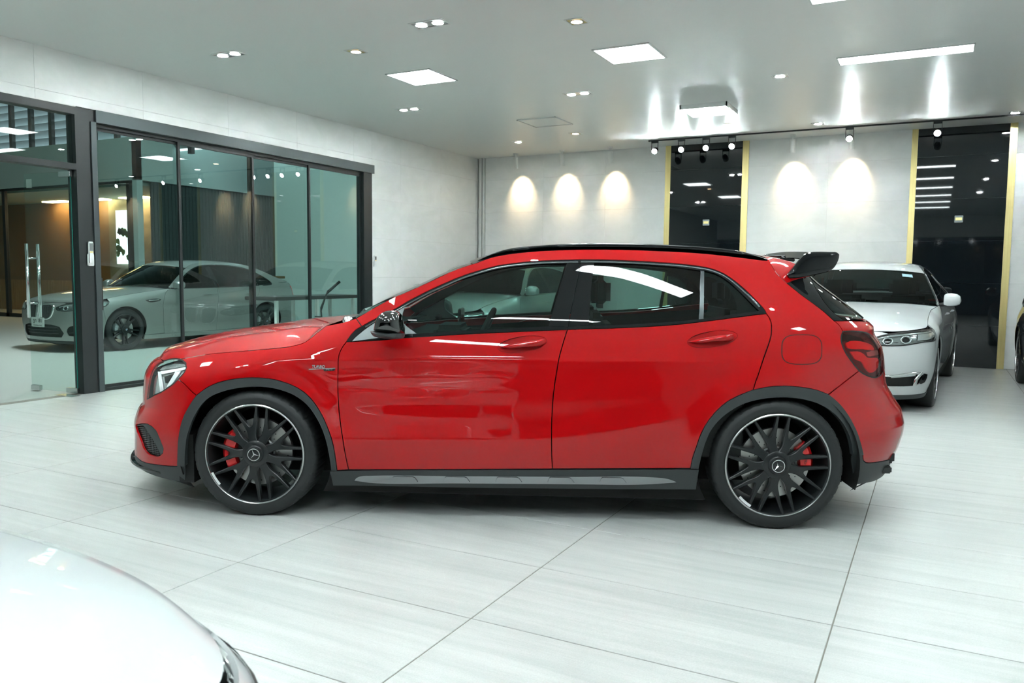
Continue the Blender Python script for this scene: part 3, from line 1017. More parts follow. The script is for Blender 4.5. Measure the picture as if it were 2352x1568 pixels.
def line_light(x, y, group='linear ceiling lights'):
    t = empty('linear_ceiling_light', (x, y, ROOM_H)); tag(t, 'long narrow white linear light set in the ceiling', 'ceiling light', group)
    b = MB()
    for (x0, y0, x1, y1) in ((-.60, -.15, .60, -.135), (-.60, .135, .60, .15), (-.60, -.15, -.585, .15), (.585, -.15, .60, .15)):
        b.box((x0, y0, -.012), (x1, y1, 0))
    b.build('frame', 'white_paint_metal', t)
    MB().box((-.585, -.135, -.009), (.585, .135, -.003)).build('diffuser', 'line_emit', t)
    return t
l1 = line_light(4.69, 6.93)
relabel([l1] + [dup(l1, (4.69, y, ROOM_H)) for y in (4.86, 2.8, 0.75, -1.3, -3.35)], 'long narrow linear ceiling light')
# access hatch
t = empty('ceiling_hatch', (0.035, 8.62, ROOM_H)); tag(t, 'plain square access hatch with a thin frame in the ceiling', 'ceiling hatch')
b = MB()
for (x0, y0, x1, y1) in ((-.30, -.30, .30, -.282), (-.30, .282, .30, .30), (-.30, -.30, -.282, .30), (.282, -.30, .30, .30)): b.box((x0, y0, -.012), (x1, y1, 0))
b.build('frame', 'white_paint_metal', t); MB().box((-.28, -.28, -.005), (.28, .28, 0)).build('cover', 'ceiling_paint', t)
# recessed downlights: square trim with one or two lamps
def downlight(x, y, n, warm, label, group):
    t = empty('downlight', (x, y, ROOM_H)); tag(t, label, 'downlight', group)
    w, h = .085 + .085 * (n - 1), .085
    b = MB()
    for (x0, y0, x1, y1) in ((-w, -h, w, -h + .014), (-w, h - .014, w, h), (-w, -h, -w + .014, h), (w - .014, -h, w, h)): b.box((x0, y0, -.006), (x1, y1, 0))
    b.build('trim', 'white_paint_metal', t)
    MB().box((-w + .014, -h + .014, -.0025), (w - .014, h - .014, -.0005)).build('reflector', 'brass' if warm else 'lamp_silver', t)
    for k in range(n):
        cx = (-.085 + .17 * k) if n == 2 else 0
        MB().add([(.048 * math.cos(q), .048 * math.sin(q), -.009) for q in np.linspace(0, 2 * PI, 17)[:-1]], [tuple(range(16))[::-1]]).build('lamp', 'down_warm' if warm else 'down_emit', t, loc=(cx, 0, 0))
        MB().lathe([(.048, -.009), (.058, -.009), (.060, -.0026)], 24, 'z').build('bezel', 'white_paint_metal', t, loc=(cx, 0, 0))
    return t
GD, GS, GW = 'twin cool downlights', 'single cool downlights', 'warm downlights'
d2 = downlight(-1.28, 4.05, 2, False, 'twin cool white downlight recessed in the ceiling', GD)
d2.rotation_euler = (0, 0, 0)
relabel([d2] + [dup(d2, (x, y, ROOM_H)) for (x, y) in ((1.08, 4.10), (-1.21, 7.05), (1.17, 7.15), (-1.21, 1.0), (1.17, 1.0), (1.17, -2.0))], 'twin cool downlight')
d1 = downlight(-1.11, 10.0, 1, False, 'single cool white downlight in a square trim', GS)
relabel([d1] + [dup(d1, (x, y, ROOM_H)) for (x, y) in ((3.47, 7.30), (3.48, 10.35), (5.87, 10.6), (3.47, 4.2), (3.47, 1.1), (3.47, -2.0), (5.9, 7.4), (5.9, 4.3), (5.9, 1.2))], 'single cool downlight')
dw = downlight(-0.06, 4.52, 1, True, 'warm white downlight in a square trim', GW)
relabel([dw] + [dup(dw, (x, y, ROOM_H)) for (x, y) in ((2.25, 4.60), (0.06, 9.65), (2.37, 9.85), (-0.06, -.6), (2.3, -.6))], 'warm downlight')
# black lighting track along the back wall with clear-beam spots
trk = tag(MB().box((0.86, 10.74, ROOM_H - .018), (XR - .5, 10.775, ROOM_H)).build('lighting_track', 'frame_black'), 'thin black lighting track fixed along the ceiling by the back wall', 'lighting track')
def track_spot(x, label, group):
    t = empty('track_spotlight', (x, 10.757, ROOM_H - .018)); tag(t, label, 'spotlight', group)
    MB().box((-.055, -.02, -.03), (.055, .02, 0)).build('adapter', 'frame_black', t)
    for s in (-1, 1):
        MB().box((s * .052 - .003, -.008, -.14), (s * .052 + .003, .008, -.03)).build('yoke_arm', 'frame_black', t)
    h = MB().lathe([(0, .075), (.034, .07), (.046, .03), (.048, -.045), (.042, -.047), (.040, -.03)], 24, 'y').build('spot_head', 'black_plastic', t, smooth=True, loc=(0, .02, -.145))
    h.rotation_euler = (math.radians(24), 0, 0)
    l = MB().lathe([(0, -.040), (.040, -.040)], 24, 'y').build('lens', 'spot_emit', h, smooth=True)
    return t
LB = 'black track spotlight with a glaring white lamp hung from the ceiling track'
s1 = track_spot(0.965, LB, 'spotlights on the ceiling track')
for k, o in enumerate([s1] + [dup(s1, (x, 10.757, ROOM_H - .018)) for x in (1.40, 1.79, 2.19, 3.86, 4.98, 6.6)]):
    o['label'] = 'glaring white spotlight on the black ceiling track, %s from the glass partition' % ORD[k]
for (x, z, nb) in ((1.657, 2.156, 'narrow'), (5.304, 2.13, 'wide')):
    t = empty('wall_plate', (x, YB - .004, z)); tag(t, 'small grey and amber wall plate on the %s black glass field' % nb, 'wall plate')
    bevel_box('frame', (-.055, -.010, -.05), (.055, 0, .05), 'lamp_grey', t, r=.003)
    MB().box((-.042, -.0115, -.02), (.042, -.0095, .022)).build('insert', 'brass', t)
# children of children are copied by dup through two levels
# white tube wall washers with warm pools on the stone
def washer(x, label):
    t = empty('wall_washer', (x, 11.13, ROOM_H)); tag(t, label, 'spotlight', 'white wall washer tubes')
    MB().lathe([(0, 0), (.045, 0), (.045, -.022), (0, -.022)], 20, 'z').build('base', 'white_paint_metal', t)
    MB().tube([(0, 0, -.022), (0, 0, -.075)], .008, 8).build('stem', 'white_paint_metal', t)
    tb = MB().lathe([(0, .0), (.040, .0), (.042, -.004), (.042, -.20), (.036, -.20), (.034, -.17)], 24, 'z').build('tube', 'white_paint_metal', t, loc=(0, 0, -.07), auto=.6)
    tb.rotation_euler = (math.radians(8), 0, 0)
    MB().lathe([(0, -.172), (.034, -.172)], 20, 'z').build('lamp', 'wash_emit', tb)
    L = bpy.data.lights.new('washer_beam', 'SPOT')
    L.energy = 27; L.color = WARM; L.spot_size = math.radians(72); L.spot_blend = 1.0; L.shadow_soft_size = .04
    lo = bpy.data.objects.new('washer_beam', L); COL.objects.link(lo); lo.parent = t
    lo.location = (0, .025, -.285); lo.rotation_euler = (math.radians(36), 0, 0)
    return t
WASH = []
for k, x in enumerate((-1.75, -0.84, 0.06, 3.02, 3.86, 6.9, 7.9)):
    WASH.append(washer(x, 'white tube wall washer over a warm light pool, %s from the room corner' % ORD[k]))
# ------------------------------------------------------------------ hall beyond the glass
mat('hall_wall', (0.40, 0.50, 0.48), 0.7, bump=(6, .05))
mat('hall_floor', (0.36, 0.38, 0.36), 0.35)
mat('wood_panel', (0.26, 0.13, 0.055), 0.45)
noisy('wood_grain', (0.36, 0.18, 0.07), (0.50, 0.28, 0.12), scale=(14, 14, 1.2), rough=(.4, .5))
noisy('beige_marble', (0.24, 0.19, 0.13), (0.36, 0.30, 0.22), scale=(1.3, 1.3, 1.3), rough=(.25, .35), dist=2.0)
mat('louvre_grey', (0.32, 0.36, 0.37), 0.5, metal=.3)
mat('daylight', (0.8, 0.9, 0.95), 0.5, emit=(0.80, 0.95, 1.0), estr=1.6)
mat('rib_dark', (0.055, 0.075, 0.075), 0.6)
mat('added_warm_emit', (0.9, 0.8, 0.6), 0.5, emit=(1.0, 0.66, 0.32), estr=18.0)
mat('leaf_green', (0.10, 0.22, 0.06), 0.6)
mat('extinguisher_red', (0.45, 0.01, 0.01), 0.3)
mat('brown_board', (0.16, 0.11, 0.05), 0.6)
HXR, HXL, HYF, HYB, HH = XL - .13, -24.0, -2.0, 17.5, 6.4
hf = tag(slab('floor_hall', (HXL, HYF, -.12), (HXR, HYB, -.001), 'hall_floor'), kind='structure')
tag(slab('ceiling_hall', (HXL, HYF, HH), (HXR, HYB, HH + .1), 'hall_wall'), kind='structure')
tag(slab('wall_hall_back', (HXL, HYB, 0), (HXR, HYB + .1, HH), 'hall_wall'), kind='structure')
tag(slab('wall_hall_front', (HXL, HYF - .1, 0), (HXR, HYF, HH), 'hall_wall'), kind='structure')
tag(slab('wall_hall_side', (XL - .14, YB, 0), (XL - .13, HYB, HH), 'hall_wall'), kind='structure')
tag(slab('wall_hall_upper', (XL - .14, HYF, ROOM_H), (XL - .12, HYB, HH), 'hall_wall'), kind='structure')
tag(slab('wall_hall_far', (HXL - .1, HYF, 0), (HXL, HYB, HH), 'hall_wall'), kind='structure')
# office block with glazed fronts: corner at (OX, OY)
OX, OY, OT, OPN = -11.8, 11.0, 4.35, 3.42
blk = tag(MB().box((HXL, OY, OPN), (OX, OY + .15, OT)).box((OX - .15, OY, OPN), (OX, HYB, OT)).box((OX - .16, OY, 0), (OX, OY + .16, OPN)).box((HXL, OY, OT), (OX, HYB, OT + .08)).build('wall_office', 'hall_wall'), kind='structure')
for x in (-12.15, -13.9, -14.25, -17.2):
    MB().box((x - .06, OY + .02, 0), (x + .06, OY + .10, OPN)).build('office_post', 'frame_black', blk)
MB().box((HXL, OY + .02, OPN - .06), (OX - .16, OY + .1, OPN)).build('office_head', 'frame_black', blk)
MB().box((HXL, OY + .02, 0), (OX - .16, OY + .1, .10)).build('office_sill', 'frame_black', blk)
MB().box((HXL, OY + .05, .1), (OX - .16, OY + .06, OPN - .06)).build('office_glass', 'door_glass', blk)
# inside the office: timber back wall with a marble field; warm lamps added to light it
tag(MB().box((HXL, OY + 2.6, 0), (OX - .2, OY + 2.7, OPN)).build('wall_office_back', 'wood_panel'), kind='structure')
MB().box((-16.4, OY + 2.55, .9), (-14.0, OY + 2.6, OPN)).build('marble_slab', 'beige_marble', bpy.data.objects['wall_office_back'])
for k in range(17):
    x = HXL + .2 + k * .68
    tag(MB().box((0, 0, 0), (.66, .05, .95)).build('timber_panel', 'wood_grain', loc=(x, OY + 2.49, 0)), 'timber panel along the foot of the office back wall', 'wall panel', 'timber panels in the office')
tag(MB().box((HXL, OY + .2, OPN - .1), (OX - .2, OY + 2.6, OPN - .02)).build('ceiling_office', 'hall_wall'), kind='structure')
for k, x in enumerate((-18.4, -16.6, -14.9, -13.2)):
    tag(MB().box((x - .5, OY + 2.15, OPN - .13), (x + .5, OY + 2.45, OPN - .10)).build('added_office_lamp', 'added_warm_emit'), 'added warm strip lamp lighting the office from its ceiling', 'lamp', 'added warm office lamps')
# white framed window with daylight and leaves at the end of the office
wn = tag(MB().box((-15.95, OY + 2.45, 1.46), (-15.28, OY + 2.50, 2.99)).build('window_2', 'daylight'), kind='structure')
for k in range(14):
    cx, cz = -15.88 + .52 * rng.random(), 1.60 + .85 * rng.random()
    v = [(cx + .11 * math.cos(t) * (0.6 + .5 * rng.random()), OY + 2.44, cz + .12 * math.sin(t) * (0.6 + .5 * rng.random())) for t in np.linspace(0, 2 * PI, 8)[:-1]]
    mk('foliage', v, [tuple(range(7))], 'leaf_green', wn)
# right-hand face: ribbed dark screen
scr = tag(MB().box((OX - .12, OY + .45, 0), (OX - .06, HYB, OPN)).build('wall_screen', 'rib_dark'), kind='structure')
for k in range(60):
    y = OY + .5 + k * .105
    MB().box((OX - .06, y, 0), (OX - .035, y + .06, OPN - .02)).build('rib', 'rib_dark', scr)
# louvres high in the hall wall
lv = tag(MB().box((HXL, OY + 1.2, OT - .1), (OX + 4.4, OY + 1.25, HH)).build('window_3', 'daylight'), kind='structure')
lz = OT - .05
while lz < HH - .1:
    b = MB().add([(HXL, OY + 1.16, lz), (OX + 4.4, OY + 1.16, lz), (OX + 4.4, OY + .98, lz + .16), (HXL, OY + .98, lz + .16), (HXL, OY + 1.17, lz - .012), (OX + 4.4, OY + 1.17, lz - .012), (OX + 4.4, OY + .99, lz + .148), (HXL, OY + .99, lz + .148)], [(0, 1, 2, 3), (7, 6, 5, 4), (3, 2, 6, 7), (0, 4, 5, 1)])
    b.build('louvre_blade', 'louvre_grey', lv)
    lz += .205
for k in range(18):
    x = HXL + .3 + k * .9
    MB().box((x, OY + .90, OT - .25), (x + .13, OY + 1.0, HH)).build('louvre_post', 'frame_black', lv)
# added lamp, no known fixture, to brighten the hall and its parked car
hl = empty('added_hall_lamp', (-5.6, 6.2, HH - .2)); tag(hl, 'added flat lamp brightening the hall under the high roof', 'lamp')
mat('added_hall_emit', (0.9, 0.9, 0.9), 0.5, emit=(0.85, 1.0, 0.98), estr=42.0)
MB().box((-.8, -.8, 0), (.8, .8, .05)).build('housing', 'white_paint_metal', hl); MB().box((-.75, -.75, -.01), (.75, .75, 0)).build('diffuser', 'added_hall_emit', hl)
tag(slab('wall_hall_pier', (-9.0, 12.6, 0), (XL - .14, 12.7, HH), 'hall_wall'), kind='structure')
# workbench with black top, white legs, fire extinguisher, cables behind the end panes
wb = empty('workbench', (-5.0, 9.2, 0)); tag(wb, 'long workbench with black top and white legs behind the glass', 'workbench')
bevel_box('bench_top', (-.35, -1.1, .80), (.35, 1.1, .86), 'black_plastic', wb, r=.01)
for x in (-.28, .28):
    for y in (-1.0, 0, 1.0): MB().box((x - .025, y - .025, 0), (x + .025, y + .025, .80)).build('leg', 'white_paint_metal', wb)
fe = empty('fire_extinguisher', (-4.35, 8.75, 0)); tag(fe, 'red fire extinguisher standing by the workbench', 'fire extinguisher')
MB().lathe([(0, 0), (.07, 0), (.075, .01), (.075, .38), (.06, .43), (.025, .45), (.025, .48), (0, .48)], 24, 'z').build('cylinder', 'extinguisher_red', fe, auto=.6)
MB().box((-.02, -.01, .48), (.10, .01, .50)).box((-.02, -.01, .51), (.11, .01, .53)).build('lever', 'black_plastic', fe)
MB().tube([(-.02, 0, .47), (-.09, 0, .44), (-.10, 0, .30), (-.09, 0, .12)], .010, 8).build('hose', 'black_plastic', fe, smooth=True)
cb = tag(MB().tube([(-2.95, 7.70, 1.15), (-3.05, 7.55, 1.0), (-3.1, 7.45, .75), (-3.08, 7.45, .4), (-3.05, 7.5, .02)], .012, 6).tube([(-2.95, 7.72, 1.14), (-3.12, 7.60, .95), (-3.16, 7.52, .7), (-3.1, 7.5, .35)], .012, 6).build('cable_bundle', 'black_plastic', smooth=True), 'black cables hanging in a loop beside the end post of the glass', 'cable')
bd = tag(bevel_box('box_lid', (-.25, -.14, 0), (.25, .14, .05), 'brown_board', r=.006, loc=(-6.95, 10.36, 1.145)), 'flat brown box lying on the silver car behind the glass', 'box')
# ------------------------------------------------------------------ the red hatchback
RED_O = np.array([1.58138, 1.93021, 0.0]); RED_ANG = math.radians(24.7421)
HF, HR, HZ = 0.013, 2.711, 0.331            # axle positions and hub height
# side profile by slope of the half width against height (creased, and the same without creases)
_zk = np.array([.05, .20, .28, .38, .434, .446, .49, .54, .60, .66, .71, .76, .80, .841, .848, .868, .90, .97, 1.05, 1.20, 1.33, 1.40, 1.46])
_sk = np.array([.35, .25, .18, .12, .05, -.13, -.12, -.06, -.03, -.05, -.085, -.06, -.02, .0, -.40, -.25, -.25, -.30, -.37, -.44, -.52, -.85, -1.6])
_zz = np.linspace(0.05, 1.60, 1551)
_sl = np.interp(_zz, _zk, _sk)
_ker = np.exp(-0.5 * (np.arange(-150, 151) / 45.0) ** 2); _ker /= _ker.sum()
_slb = np.convolve(np.pad(_sl, 150, mode='edge'), _ker, mode='valid')
def _integ(sl):
    s = np.concatenate([[0], np.cumsum((sl[1:] + sl[:-1]) / 2 * np.diff(_zz))])
    return s - np.interp(0.44, _zz, s) + 0.893
_S1 = _integ(_sl); _Sb = _integ(np.where(_zz > 1.25, _sl, _slb))
_zl = pchip([0.3, 0.8, 1.5, 1.9, 2.3], [.425, .432, .445, .50, .585])
_zc = pchip([-.4, 0.46, 1.0, 1.6, 2.3, 3.0], [.80, .838, .842, .842, .848, .86])
_zsh = pchip([-0.55, -0.34, 0.0, 0.2, 0.36, 0.6], [.775, .83, .905, .945, 1.0, 1.06])
def red_side(x, z):
    x = np.asarray(x, float); z = np.asarray(z, float)
    zl, zc = _zl(np.clip(x, .3, 2.3)), _zc(np.clip(x, -.4, 3))
    zw = np.where(z < zl, z * 0.44 / zl, np.where(z < zc, 0.44 + (z - zl) * (0.845 - 0.44) / (zc - zl), z - zc + 0.845))
    zp = z
    s1, sb = np.interp(zw, _zz, _S1), np.interp(zp, _zz, _Sb)
    wl = sstep(x, .38, .62) * (1 - sstep(x, 2.08, 2.42))
    wu = sstep(x, -.25, .15) * (1 - sstep(x, 2.25, 2.60))
    w = np.where(zw < 0.64, wl, wu) * (1 - sstep(z, 1.06, 1.12)) + 0
    b = sstep(zw, .60, .68)
    w = (wl * (1 - b) + wu * b) * (1 - sstep(z, 0.98, 1.06))
    s = sb + (s1 - sb) * w
    # fender tops roll inward towards the bonnet
    r = np.clip((z - (_zsh(np.clip(x, -.55, .6)) - 0.14)) / 0.14, 0, 1.25)
    s = s - 0.075 * r * r * (1 - sstep(x, .30, .75))
    # swollen arches
    for xw in (HF, HR):
        d = np.hypot(x - xw, z - HZ)
        s = s + 0.013 * np.exp(-((d - 0.42) / 0.07) ** 2) * sstep(z, 0.2, 0.4)
    # rear quarter draws in towards the tail, roof narrows towards the tail
    s = s - 0.035 * sstep(x, 2.85, 3.5) - 0.05 * sstep(z, 1.0, 1.4) * sstep(x, 1.9, 3.0) - 0.02 * sstep(z, 1.0, 1.4) * (1 - sstep(x, .9, 1.5))
    return np.maximum(s, 0.02)
# outlines of nose and tail in the picture
SIL_F = np.array([(372, 816), (353, 826.7), (344, 836), (338, 846), (332, 858), (330, 878.6), (328, 904), (328, 924.5), (322, 931.6), (316.5, 940), (312, 951), (308.5, 962), (307, 972), (308.5, 984), (309, 1000), (309, 1037.5), (309.5, 1046), (310, 1056), (314, 1068), (325, 1080), (346, 1090.5), (374, 1099.5), (397, 1105)])
SIL_R = np.array([(1990, 735), (2007, 748), (2008, 766), (2015, 776), (2025.5, 794), (2030.6, 817), (2032.4, 842.5), (2033, 863), (2035.7, 880.8), (2043, 896), (2058.6, 921.6), (2071, 939.5), (2074, 952), (2078, 970), (2075, 990.5), (2063.8, 1023.7), (2048.4, 1054), (2036, 1078), (2015, 1098), (1985, 1108)])
SIL_G = np.array([(1858, 630), (1880, 650), (1915, 675), (1950, 701.7), (1978.5, 724), (1990, 735)])
RED = Body(red_side, -0.22, None, 2.35, 2.62, None, 2.7)
RP = Placed(RED, RED_O, RED_ANG)
def fit_extent(front, zs, sil):
    """length of the rounded nose or tail at each height so that its outline meets the traced one"""
    out = []
    ph = np.linspace(0.02, PI / 2, 160)
    p = RED.pf if front else RED.pr
    for z in zs:
        lo, hi = 0.05, 1.3
        for _ in range(26):
            L = (lo + hi) / 2
            u, c = np.sin(ph) ** (2 / p), np.cos(ph) ** (2 / p)
            x = RED.x0f - L * u if front else RED.x0r + L * u
            P = np.stack([x, -red_side(x, np.full_like(x, z)) * c, np.full_like(x, z)], -1)
            q = project(RP.world(P))
            k = np.argmin(q[:, 0]) if front else np.argmax(q[:, 0])
            o = np.argsort(sil[:, 1])
            tx = np.interp(q[k, 1], sil[o, 1], sil[o, 0])
            grow = q[k, 0] > tx if front else q[k, 0] < tx
            if grow: lo = L
            else: hi = L
        out.append(L)
    return np.array(out)
_zf = np.linspace(0.13, 0.80, 46)
_LF = fit_extent(True, _zf, SIL_F)
RED.Lf = lambda z: np.interp(z, _zf, _LF)
_zr = np.linspace(0.14, 1.30, 78)
_LR = fit_extent(False, _zr, np.vstack([SIL_G, SIL_R[1:]]))
RED.Lr = lambda z: np.interp(z, _zr, _LR)
RP.mkgrid((0.12, 1.46))
S = RED.P
car = empty('hatchback_car', RED_O, RED_ANG)
tag(car, 'glossy red compact crossover hatchback with black wheels and a black roof spoiler', 'car')
K = RP.curve
pj = lambda *c: np.vstack(c)
# ---- traced lines (picture coordinates)
t_hood = [(376, 827), (400, 824.5), (426, 822), (453, 817), (484, 812), (518, 809), (572, 804.6), (623, 800), (657, 796.6), (683, 791.5), (700, 786), (713, 777), (730, 763.5), (750, 747.4)]
t_cowl = [(750, 747.4), (768, 744), (786, 740.5), (802, 736), (818, 730.5)]
t_apil_base = [(818, 730.5), (831, 749.5)]
t_trim_front = [(831, 749.5), (818, 757), (807, 768), (796, 784.5)]
t_doorgap = [(796, 784.5), (786, 798), (779, 813), (777, 826), (776.5, 850), (776, 876), (776.5, 902), (778.5, 940), (782, 972), (786.5, 1003), (793.6, 1046), (801, 1078.5)]
t_archF = [(774, 1080), (764.4, 1018.6), (750, 976.5), (730, 937), (708, 909), (690, 895), (674, 886), (648.6, 876.5), (623, 870.5), (589, 867.5), (555, 868.4), (529.6, 871.8), (504, 877.7), (487, 884.5), (470, 894), (452, 908)]
t_archF2 = [(452, 908), (444, 918.5), (434.6, 933.7), (424.7, 952), (417, 973), (412, 998), (409.5, 1019), (408.6, 1047), (408, 1071)]
t_archFi = [(761.6, 1080), (756, 1041), (744.7, 996), (728, 959.6), (705.4, 928.8), (677, 907.7), (641, 893.7), (599, 887.5), (556.7, 889.5), (514.5, 898), (487, 909), (469.6, 922), (455.6, 940.7), (444, 962), (436, 983), (430, 1004), (427.5, 1026), (426, 1047), (426, 1070)]
t_bump_fend = [(409, 871), (424, 882), (439.5, 898), (452, 908)]
t_lampR = [(409, 871), (417, 863), (424, 854.8), (428.2, 844.6), (426.7, 834), (419, 827), (405.4, 823.6)]
t_lampTop = [(405.4, 823.6), (390, 824.5), (376, 828.5)]
t_lampL = [(376, 828.5), (366, 833), (357, 842), (349.5, 854), (345, 867), (341.5, 884), (339, 904), (337.5, 917)]
t_lampB = [(337.5, 917), (346, 912.6), (354.4, 907), (368, 901.5), (385, 891), (402, 878.5), (409, 871)]
t_bumpB = [(408, 1071), (388, 1070), (360, 1067), (339, 1063.5), (324, 1058), (314, 1049)]
az_arch_f = K(t_archF); az_arch_f2 = K(t_archF2)
fr = lambda y, z: np.array([[RED.a_front(y, z), z]])
# fender
panel('front_fender', pj(K([(405.4, 823.6)] + t_hood[2:]), K(t_cowl), K(t_apil_base), K(t_trim_front), K(t_doorgap), K(t_archF), K(t_bump_fend)[::-1], K(t_lampR)), S, 'red_paint', car, h=0.016)
# front bumper with lamp and intake cut out
z0 = K(t_bumpB)[-1][1]
t_intake = [(311.5, 975.5), (325, 973), (339, 974), (349, 979.6), (357.4, 988), (364.4, 1002), (370, 1017), (375, 1030), (373.5, 1040), (366, 1047), (353, 1047), (342, 1043), (330.7, 1030.5), (323.7, 1012), (316.7, 995.4), (311.5, 980)]
az_int = K(t_intake + t_intake[:1])
top_pt = K([(370, 818.5)])[0]
bump_poly = pj(K(t_bump_fend), az_arch_f2, K(t_bumpB), fr(0.30, z0 - .008), fr(0.0, z0 - .01), fr(0.0, 0.40), fr(0.40, 0.40), fr(0.43, 0.47), fr(0.43, 0.66), fr(0.36, 0.725), fr(0.0, 0.735), fr(0.0, 0.775), fr(0.3, 0.775), top_pt[None], K(t_lampL), K(t_lampB))
panel('front_bumper', bump_poly, S, 'red_paint', car, h=0.014, holes=[az_int])
# grille in the nose
panel('radiator_grille', pj(fr(0, .40), fr(.40, .40), fr(.43, .47), fr(.43, .66), fr(.36, .725), fr(0, .735)), S, 'liner_black', car, h=0.03, off=-0.03, flange=0)
for zz in (.565, .605):
    ribbon('grille_bar', pj(*[fr(y, zz) for y in np.linspace(0.10, .42, 12)]), S, .022, 'chrome', car, off=-0.008, thick=.02)
b = star_mesh(0.085)
g = b.build('star_badge', 'chrome', car)
gx = S(fr(0.0, .585))[0]
g.matrix_local = Matrix.Translation((gx[0] + 0.005, 0, .585)) @ Matrix.Rotation(-PI / 2, 4, 'Z')
# intake: dark surround, mesh and back
t_mesh = [(311.5, 979), (316.7, 995.4), (323.7, 1012), (330.7, 1030.5), (342, 1043), (353, 1046.4), (366, 1046.6), (358.8, 1027.7), (349, 1009.5), (337.7, 992.6), (328, 978.6)]
az_mesh = K(t_mesh + t_mesh[:1], 4)
panel('intake_surround', az_int, S, 'cladding', car, h=0.012, off=-0.004, holes=[az_mesh])
panel('intake_back', az_mesh, S, 'shell_black', car, h=0.02, off=-0.05, flange=0, gap=-0.004)
ml = MB()
def inpoly_runs(line, poly):
    k = inside(clean(poly), line)
    runs, cur = [], []
    for p, i in zip(line, k):
        if i: cur.append(p)
        elif cur:
            if len(cur) > 2: runs.append(np.array(cur))
            cur = []
    if len(cur) > 2: runs.append(np.array(cur))
    return runs
def lattice(name, poly, S, pitch, width, m, parent, off, angs=(0.5, -0.5)):
    p = clean(poly); c = p.mean(0); R = np.abs(p - c).max() * 1.6
    V, F = [], []
    for ang in angs:
        d = np.array([math.cos(ang), math.sin(ang)]); nn = np.array([-d[1], d[0]])
        for t in np.arange(-R, R, pitch):
            for run in inpoly_runs(c + nn * t + d * np.linspace(-R, R, 160)[:, None], p):
                A, B = run - nn * width / 2, run + nn * width / 2
                n_ = surf_normals(S, run); A3, B3 = S(A) + n_ * off, S(B) + n_ * off
                o = len(V); k = len(run)
                V += list(A3) + list(B3); F += [(o + i, o + i + 1, o + k + i + 1, o + k + i) for i in range(k - 1)]
    for s in (1, -1):
        if V: mk(name, np.array(V) * [1, s, 1], F if s == 1 else [q[::-1] for q in F], m, parent)
lattice('intake_mesh', az_mesh, S, 0.0115, 0.0022, 'trim_grey', car, -0.012, (1.45, 0.25))
# bumper lower lip and blade
t_lipB = [(318, 1072), (329, 1081), (348, 1090), (375, 1098.5), (397, 1103.5), (426, 1108)]
low_f = K(t_lipB)
panel('front_lip', pj(fr(0.0, z0 - .012), K(t_bumpB)[::-1], K([(408, 1071), (426, 1069)]), K([(426, 1069), (426, 1108)]), low_f[::-1], fr(0.0, low_f[0][1])), S, 'cladding', car, h=0.016)
# splitter blade standing proud of the lip
bl = np.array([(0.50, z0 - .02), (0.62, z0 - .025), (0.72, z0 - .035)])
rows = []
for k in range(19):
    t = k / 18
    yy = -0.86 * t * 0.93
    a_ = RED.a_front(abs(yy), z0 - .05) if abs(yy) < 0.8 else RED.a_front(.8, z0 - .05)
    q = S(np.array([[a_, z0 - .045]]))[0]
    out = 0.030 * (1 - t ** 3) + .001
    n_ = surf_normals(S, np.array([[a_, z0 - .045]]))[0]
    zt, zb = z0 - 0.010 - 0.026 * t, z0 - 0.050 - 0.018 * t + .02 * t ** 4
    rows.append([(q[0] - 0.004 * 0, q[1], zt), (q[0] + n_[0] * out, q[1] + n_[1] * out, zt - .004), (q[0] + n_[0] * (out + .004), q[1] + n_[1] * (out + .004), (zt + zb) / 2), (q[0] + n_[0] * out * .6, q[1] + n_[1] * out * .6, zb), (q[0], q[1], zb - .004)])
for s in (1, -1):
    loft('splitter_blade', np.array(rows) * [1, s, 1], 'gloss_black', car, flip=(s == 1), auto=0.7)
# wheel arch cladding
panel('arch_cladding', pj(az_arch_f, az_arch_f2[1:], K([(408, 1071), (426, 1070)]), K(t_archFi)[::-1], K([(761.6, 1080), (774, 1080)])), S, 'cladding', car, h=0.012, off=0.006, flange=0.03, gap=0.0008)
t_archR = [(1586, 1075), (1591.5, 1050), (1600, 1025), (1608, 1002), (1621, 975.8), (1642, 948), (1667, 925), (1694.7, 909.5), (1730, 895.5), (1766, 888.5), (1803, 886.5), (1839, 889), (1875.5, 896), (1902.7, 906)]
t_archR2 = [(1902.7, 906), (1926, 926), (1948, 954.5), (1966, 989), (1977, 1022), (1982, 1044)]
t_archRi = [(1604, 1076), (1610.5, 1047), (1619, 1018), (1629.5, 992.6), (1646, 969.5), (1669.5, 948.4), (1701, 929.5), (1737, 918), (1779, 912.6), (1821, 913), (1863, 921), (1890, 932), (1910, 945), (1926, 961), (1938, 977), (1948, 997), (1954, 1018), (1958, 1045)]
az_r, az_r2 = K(t_archR), K(t_archR2)
panel('arch_cladding', pj(az_r, az_r2[1:], K([(1982, 1044), (1958, 1045.5)]), K(t_archRi)[::-1], K([(1604, 1076), (1586, 1075)])), S, 'cladding', car, h=0.012, off=0.006, flange=0.03, gap=0.0008)
